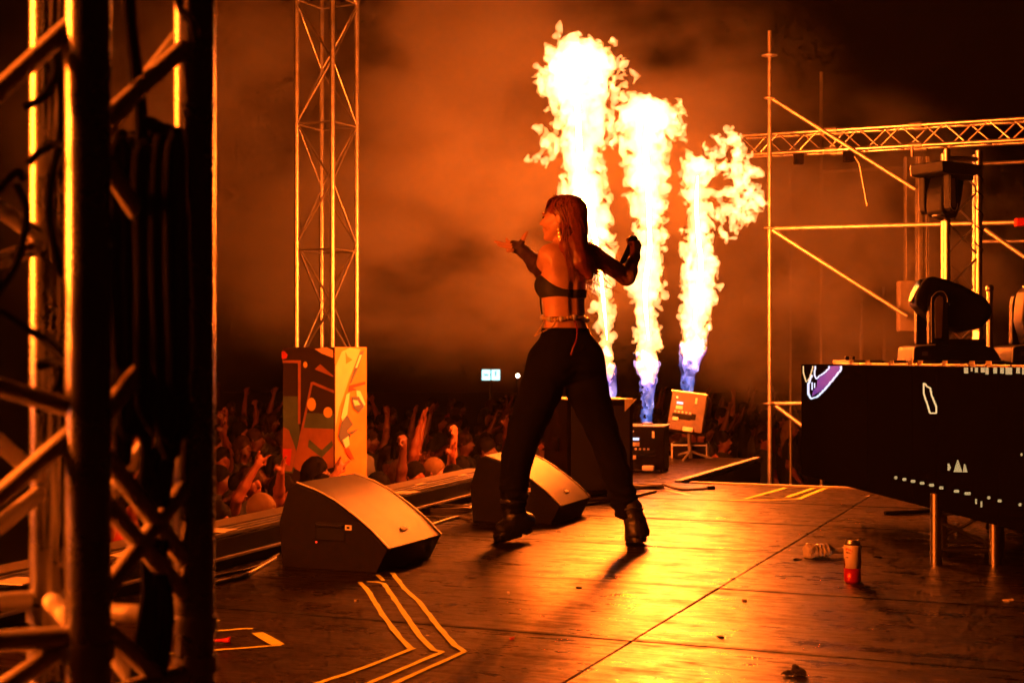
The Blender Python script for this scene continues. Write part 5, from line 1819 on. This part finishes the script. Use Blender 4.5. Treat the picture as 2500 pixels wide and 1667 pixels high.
    def chain(pts, n):
        C = curve(pts, 12)
        for i in range(n):
            p = C[int(i * (len(C) - 1) / (n - 1))]
            s = 0.0052 if i % 2 else 0.0040
            MB().lathe([(1e-4, -s), (s, 0), (1e-4, s)], 6, M=Matrix.Translation(p - root.location), smooth=False).build('chain_link', M_GOLD, belt)
    chain([w(1328, 782, -0.05), w(1319, 800, -0.07), w(1309, 815, -0.06), w(1306, 820, -0.05)], 14)
    chain([w(1306, 820, -0.05), w(1320, 812, -0.10), w(1340, 802, -0.125), w(1352, 794, -0.125), w(1357, 782, -0.11)], 22)
    MB().tube([p - root.location for p in curve([w(1404, 784, -0.10), w(1409, 805, -0.135), w(1407, 830, -0.16), w(1399, 850, -0.165), w(1394, 866, -0.16)], 6)], 0.004, 6).build('hanging_strap', mat('dark_red_strap', (0.16, 0.012, 0.008), 0.35), belt)
    # ---- microphone
    a, b = h(1513, 654, -0.035), h(1541, 596, -0.012)
    mic = empty('microphone', a)
    tag(mic, 'slim dark microphone held in the performer\'s raised right hand', 'microphone')
    d = b - a
    M5 = d.to_track_quat('Z', 'Y').to_matrix().to_4x4()
    L = d.length
    MB().lathe([(0.010, 0), (0.012, 0.006), (0.0125, 0.02), (0.0145, L * .8), (0.016, L)], 16, M=M5).build('handle', M_BLACKGLOSS, mic)
    MB().lathe([(0.016, L), (0.022, L + .008), (0.0245, L + .022), (0.020, L + .038), (0.008, L + .046)], 16, M=M5).build('mesh_head', mat('mic_mesh', (.05, .045, .04), .4, .8), mic)
performer()

# ------------------------------------------------------------------ crowd
HAIRS = [mat('dark_hair', (0.006, 0.004, 0.003), 0.8, spec=0.08), mat('brown_hair', (0.03, 0.014, 0.008), 0.8, spec=0.1), mat('fair_hair', (0.16, 0.09, 0.04), 0.7, spec=0.2)]
SHIRTS = [mat('black_shirt', (0.012, 0.011, 0.012), 0.9), mat('grey_shirt', (0.10, 0.09, 0.09), 0.9), mat('red_shirt', (0.28, 0.02, 0.02), 0.9), mat('white_shirt', (0.55, 0.50, 0.45), 0.9), mat('navy_shirt', (0.015, 0.018, 0.04), 0.9)]
SKINS = [M_SKINC, M_SKIN2, M_SKIN3]

def person_meshes(pose, long_hair, seed):
    """local frame: feet at the origin, facing -y, 1.72 m tall"""
    fd = Field((-0.62, -0.62, -0.02), (0.62, 0.32, 2.28), 0.0125)
    fd.ell((0, 0.0, 1.60), (0.073, 0.092, 0.10), k=0.0)
    fd.ell((0, -0.040, 1.545), (0.056, 0.058, 0.068), k=0.03)
    fd.cone((0, -0.094, 1.60), (0, -0.116, 1.572), 0.012, 0.015, 0.012)
    fd.ell((0.03, -0.086, 1.605), (0.018, 0.014, 0.010), k=0.012, cut=True)
    fd.ell((-0.03, -0.086, 1.605), (0.018, 0.014, 0.010), k=0.012, cut=True)
    fd.ell((0, -0.088, 1.535), (0.026, 0.014, 0.009), k=0.012)
    fd.ell((0.074, 0.0, 1.59), (0.010, 0.018, 0.030), k=0.01); fd.ell((-0.074, 0.0, 1.59), (0.010, 0.018, 0.030), k=0.01)
    fd.cone((0, 0.02, 1.38), (0, 0.0, 1.53), 0.058, 0.052, 0.03)
    fd.ell((0, 0.01, 1.24), (0.165, 0.105, 0.19), k=0.04)
    fd.ell((0, 0.01, 1.02), (0.14, 0.10, 0.17), k=0.06)
    fd.ell((0, 0.01, 0.88), (0.16, 0.115, 0.13), k=0.05)
    for s in (-1, 1):
        fd.chain([(s * 0.09, 0.01, 0.85), (s * 0.10, -0.01, 0.48), (s * 0.10, 0.02, 0.08)], [0.085, 0.058, 0.042], 0.03)
        fd.cone((s * 0.10, 0.03, 0.04), (s * 0.11, -0.14, 0.035), 0.042, 0.036, 0.02)
    def arm(s, el, wr, fingers, curl):
        sh = (s * 0.175, 0.01, 1.36)
        fd.cone(sh, el, 0.052, 0.042, 0.04)
        fd.chain([el, tuple(np.array(el) * .6 + np.array(wr) * .4), wr], [0.042, 0.040, 0.029], 0.03)
        el, wr = np.array(el), np.array(wr)
        d = (wr - el); d /= np.linalg.norm(d)
        side = np.cross(d, (0, 1, 0)); side /= np.linalg.norm(side) + 1e-9
        fwd = np.cross(side, d)
        pc = wr + d * 0.05
        fd.ell(pc, (0.036, 0.024, 0.042), k=0.02)
        for j in range(4):
            o = (j - 1.5) * 0.023
            base = wr + d * 0.085 + side * o
            ln = (0.068, 0.080, 0.075, 0.058)[j]
            if j in fingers:
                fd.chain([base, base + d * ln * .55 + side * o * .35, base + d * ln + side * o * .7 - fwd * 0.008], [0.0125, 0.0115, 0.0105], 0.008)
            else:
                fd.chain([base, base + d * 0.02 + fwd * 0.03, base - d * 0.02 + fwd * 0.038], [0.0125, 0.012, 0.011], 0.008)
        t0 = wr + d * 0.03 + side * s * 0.03
        fd.chain([t0, t0 + side * s * (0.035 if curl else 0.045) + d * 0.03, t0 + side * s * (0.02 if curl else 0.06) + d * 0.06], [0.014, 0.0125, 0.011], 0.01)
    A = (0, 1, 2, 3)
    down = lambda s: arm(s, (s * 0.25, 0.03, 1.07), (s * 0.22, -0.12, 0.86), A, True)
    if pose == 0: down(-1); down(1)
    if pose == 1: arm(1, (0.24, -0.05, 1.63), (0.20, -0.10, 1.89), (), True); down(-1)
    if pose == 2: arm(1, (0.30, -0.06, 1.60), (0.34, -0.12, 1.86), A, False); arm(-1, (-0.30, -0.06, 1.60), (-0.32, -0.12, 1.86), A, False)
    if pose == 3: arm(-1, (-0.26, -0.14, 1.50), (-0.16, -0.24, 1.74), (0, 3), True); down(1)
    if pose == 4: arm(-1, (-0.30, -0.14, 1.56), (-0.46, -0.26, 1.76), (0, 1), True); arm(1, (0.26, -0.1, 1.2), (0.2, -0.3, 1.3), A, True)
    if pose == 5: arm(1, (0.28, -0.18, 1.30), (0.10, -0.36, 1.44), A, True); arm(-1, (-0.28, -0.18, 1.30), (-0.10, -0.36, 1.44), A, True)
    body = fd.mesh('body')
    cl = Field((-0.45, -0.32, -0.02), (0.45, 0.26, 1.62), 0.0135)
    cl.ell((0, 0.01, 1.24), (0.180, 0.120, 0.20), k=0.04); cl.ell((0, 0.01, 1.02), (0.156, 0.118, 0.19), k=0.06); cl.ell((0, 0.01, 0.88), (0.174, 0.130, 0.14), k=0.05)
    cl.cone((0.06, 0.01, 1.40), (-0.06, 0.01, 1.40), 0.062, 0.062, 0.03)
    for s in (-1, 1):
        cl.chain([(s * 0.09, 0.01, 0.85), (s * 0.10, -0.01, 0.48), (s * 0.10, 0.02, 0.06)], [0.098, 0.074, 0.062], 0.03)
    ups = {0: (), 1: (1,), 2: (1, -1), 3: (-1,), 4: (-1,), 5: ()}[pose]
    for s in (-1, 1):
        e = (s * 0.235, 0.02, 1.20) if s not in ups else (s * 0.235, -0.03, 1.50)
        cl.cone((s * 0.16, 0.01, 1.36), e, 0.066, 0.060, 0.03)
    sl, X, Y, Z = cl.block((-9, -9, -9), (9, 9, 9))
    cl.d = (cl.d - 0.009 * np_noise(X * 8, Y * 8, Z * 11, seed)).astype(np.float32)
    cloth = cl.mesh('clothing')
    hr = Field((-0.16, -0.16, 1.2), (0.16, 0.2, 1.76), 0.0125)
    hr.ell((0, 0.008, 1.622), (0.085, 0.104, 0.106), k=0)
    if long_hair:
        hr.chain([(0, 0.05, 1.6), (0, 0.075, 1.48), (0, 0.085, 1.32)], [0.075, 0.07, 0.05], 0.03)
        for s in (-1, 1): hr.chain([(s * .06, 0.02, 1.6), (s * .075, 0.0, 1.48), (s * .085, 0.0, 1.36)], [0.035, 0.03, 0.02], 0.02)
    hr.ell((0, -0.120, 1.55), (0.072, 0.075, 0.085), k=0.015, cut=True)
    if not long_hair: hr.ell((0, -0.02, 1.47), (0.12, 0.12, 0.09), k=0.015, cut=True)
    sl, X, Y, Z = hr.block((-9, -9, -9), (9, 9, 9))
    hr.d = (hr.d - 0.006 * np_noise(X * 50, Y * 50, Z * 30, seed + 3)).astype(np.float32)
    return body, cloth, hr.mesh('hair')

def crowd():
    protos = [person_meshes(p, lh, i) for i, (p, lh) in enumerate(((0, False), (1, False), (2, True), (3, False), (4, True), (5, True), (0, True)))]
    def person(k, x, y, rz, sc, mats, label, group):
        root = empty('person', (x, y, GZ), rz)
        root.scale = (sc, sc, sc)
        tag(root, label, 'person', group)
        for nm, me, m in zip(('body', 'clothing', 'hair'), protos[k], mats):
            o = bpy.data.objects.new(nm, me)
            COL.objects.link(o)
            o.parent = root
            if len(me.materials) == 0: me.materials.append(m)
            o.material_slots[0].link = 'OBJECT'
            o.material_slots[0].material = m
        return root
    R = random.Random(40)
    # people one can tell apart: photo column and row of the head, pose, looks
    front = [
        (612, 1178, 3, 0, 0, 1, 'bald looking audience member lit bright orange beside the near truss', 0.9),
        (692, 1196, 4, 0, 1, 0, 'audience member with dark hair pressed against the back of the near wedge monitor', 1.1),
        (640, 1248, 0, 2, 0, 2, 'audience member with head low against the cable tray', 1.3),
        (530, 1268, 6, 0, 0, 0, 'audience member half hidden by the near truss\'s right chord', 1.0),
        (404, 1210, 1, 0, 4, 1, 'audience member between the chords of the near truss, fist raised', 1.0),
        (320, 1225, 4, 2, 2, 0, 'audience member with raised arm seen through the near truss', 0.9),
        (790, 1196, 3, 2, 1, 0, 'audience member making a hand sign in front of the banner box', 1.1),
        (842, 1205, 6, 0, 0, 1, 'audience member below the right edge of the banner box', 1.2),
        (925, 1190, 1, 1, 0, 0, 'audience member with arm stretched up right of the banner box', 1.0),
        (978, 1155, 5, 0, 3, 1, 'audience member in a white shirt near the cable tray', 1.2),
        (1014, 1160, 0, 0, 2, 0, 'audience member in a red shirt above the cable tray', 0.8),
        (1062, 1150, 1, 2, 0, 2, 'audience member with bare forearm and fist straight up by the far wedge monitor', 1.1),
        (1128, 1150, 4, 0, 1, 0, 'audience member just left of the far wedge monitor, finger raised', 1.0),
        (1330, 1130, 1, 2, 0, 1, 'audience member seen between the performer\'s legs, arm raised', 1.2),
        (1725, 1110, 5, 0, 2, 0, 'audience member crouched beyond the flame machines', 1.4),
        (1765, 1075, 0, 1, 0, 0, 'audience member standing beyond the platform, left of the scaffold pole', 1.0),
        (1930, 1045, 6, 0, 0, 2, 'audience member right of the scaffold pole, half hidden by the booth', 1.3),
    ]
    used = []
    for px, py, k, sk, sh, hr, lab, turn in front:
        hz = GZ + 1.6
        y = FPX * (CH - hz) / (py - HY)
        x = (px - CX) / FPX * y
        used.append((x, y))
        person(k, x, y, turn + R.uniform(-.1, .1), 1.0, (SKINS[sk], SHIRTS[sh], HAIRS[hr]), lab, 'audience members in front of the stage')
    # the darker crowd behind them, too far to tell apart
    n, tries = 0, 0
    while n < 215 and tries < 20000:
        tries += 1
        y = 10.5 + 20 * R.random() ** 1.25
        px = R.uniform(250, 1760) if R.random() < .9 else R.uniform(1700, 1960)
        x = (px - CX) / FPX * y
        if px > 1580 and y < 19: continue
        st = (Vector((x, y, 0)) - O0)
        t = st.dot(V); s = st.dot(U)
        if t > -3.4 and s < 9.4: continue
        if t > -4.4 and s < 4.6: continue
        if abs(x - W(798, 870, 13.3).x) < 0.75 and 12.4 < y < 14.0: continue
        if y < 13 and W(795, 0, y).x - 0.5 < x < W(795, 0, y).x + 0.5 and y > 12: continue
        if any((x - a) ** 2 + (y - b) ** 2 < 0.42 ** 2 for a, b in used): continue
        used.append((x, y))
        n += 1
        k = R.choice((0, 1, 2, 3, 4, 5, 6, 0, 6, 5, 0, 6, 0, 6, 0, 5, 0, 6))
        mats = (R.choice((SKINS[0], SKINS[1], SKINS[1])), R.choice(SHIRTS[:1] * 12 + SHIRTS), R.choice((HAIRS[0], HAIRS[0], HAIRS[1])))
        what = ('arms down', 'one fist up', 'both arms up', 'hand sign raised', 'pointing upward', 'hands held forward', 'long haired')[k]
        where = ('behind near truss' if px < 520 else 'left of the banner box' if px < 690 else 'behind the banner box' if px < 895 else 'right of the banner box' if px < 1050
                 else 'under the cyan sign' if px < 1220 else 'behind the performer' if px < 1560 else 'beyond the flame machines' if px < 1880 else 'beside the booth')
        deep = 'second rows' if y < 14 else 'mid crowd' if y < 19 else 'far crowd'
        lab = '%s person in %s, %s, %s, %s' % (mats[2].name.split('_')[0] + ' haired', mats[1].name.replace('_', ' '), what, deep, where)
        person(k, x, y, 1.1 + R.uniform(-.55, .55), R.uniform(0.93, 1.06), mats, lab, 'crowd behind the front rows')
crowd()

# ================================================================== haze
def haze():
    m = bpy.data.materials.new('haze')
    m.use_nodes = True
    t = m.node_tree
    t.nodes.remove(t.nodes['Principled BSDF'])
    v = t.nodes.new('ShaderNodeVolumePrincipled')
    v.inputs['Color'].default_value = (0.8, 0.78, 0.76, 1)
    v.inputs['Density'].default_value = 0.0006
    v.inputs['Anisotropy'].default_value = 0.25
    t.links.new(v.outputs[0], t.nodes['Material Output'].inputs['Volume'])
    o = MB().box((0, 28, 4), (70, 70, 14)).build('haze', m)
    tag(o, 'thin orange lit smoke haze hanging over the whole stage', 'haze', kind='stuff')
haze()

def smoke(label, c, rad, dens, seed):
    m = bpy.data.materials.new('smoke')
    m.use_nodes = True
    t = m.node_tree
    t.nodes.remove(t.nodes['Principled BSDF'])
    v = t.nodes.new('ShaderNodeVolumePrincipled')
    v.inputs['Color'].default_value = (0.8, 0.78, 0.76, 1)
    v.inputs['Anisotropy'].default_value = 0.1
    tc = t.nodes.new('ShaderNodeTexCoord')
    ln = t.nodes.new('ShaderNodeVectorMath'); ln.operation = 'LENGTH'
    t.links.new(tc.outputs['Object'], ln.inputs[0])
    n = t.nodes.new('ShaderNodeTexNoise')
    mp = t.nodes.new('ShaderNodeMapping')
    mp.inputs['Location'].default_value = (seed, seed * 1.7, seed * 0.6)
    n.inputs['Scale'].default_value = 2.6
    n.inputs['Detail'].default_value = 4
    n.inputs['Roughness'].default_value = 0.62
    t.links.new(tc.outputs['Object'], mp.inputs['Vector'])
    t.links.new(mp.outputs[0], n.inputs['Vector'])
    a = t.nodes.new('ShaderNodeMapRange')                  # puffs
    a.inputs['From Min'].default_value = 0.44; a.inputs['From Max'].default_value = 0.66
    t.links.new(n.outputs['Fac'], a.inputs['Value'])
    b = t.nodes.new('ShaderNodeMapRange')                  # thins out to nothing at the rim
    b.interpolation_type = 'SMOOTHSTEP'
    b.inputs['From Min'].default_value = 0.98; b.inputs['From Max'].default_value = 0.25
    t.links.new(ln.outputs['Value'], b.inputs['Value'])
    x = t.nodes.new('ShaderNodeMath'); x.operation = 'MULTIPLY'
    t.links.new(a.outputs[0], x.inputs[0]); t.links.new(b.outputs[0], x.inputs[1])
    y = t.nodes.new('ShaderNodeMath'); y.operation = 'MULTIPLY'
    y.inputs[1].default_value = dens
    t.links.new(x.outputs[0], y.inputs[0])
    t.links.new(y.outputs[0], v.inputs['Density'])
    t.links.new(v.outputs[0], t.nodes['Material Output'].inputs['Volume'])
    m.cycles.volume_step_rate = 2.0
    mb = MB()
    rg, sg = 12, 20
    mb.lathe([(max(1e-3, math.sin(PI * i / rg)), -math.cos(PI * i / rg)) for i in range(rg + 1)], sg)
    o = mb.build('smoke_plume', m, weld=True)
    o.location = c
    o.scale = rad
    tag(o, label, 'smoke', 'smoke round the flames', 'stuff')
smoke('broad glowing smoke cloud behind and left of the flames', (-0.5, 15.2, 3.1), (4.6, 2.9, 2.8), 3.0, 1.3)
smoke('smoke drifting low to the right of the flames by the scaffold', (3.5, 15.9, 2.0), (2.6, 2.2, 2.1), 3.4, 4.1)
smoke('dim reddish smoke drifting round the truss tower', (-3.8, 16.6, 3.2), (2.9, 2.2, 2.9), 1.2, 7.7)
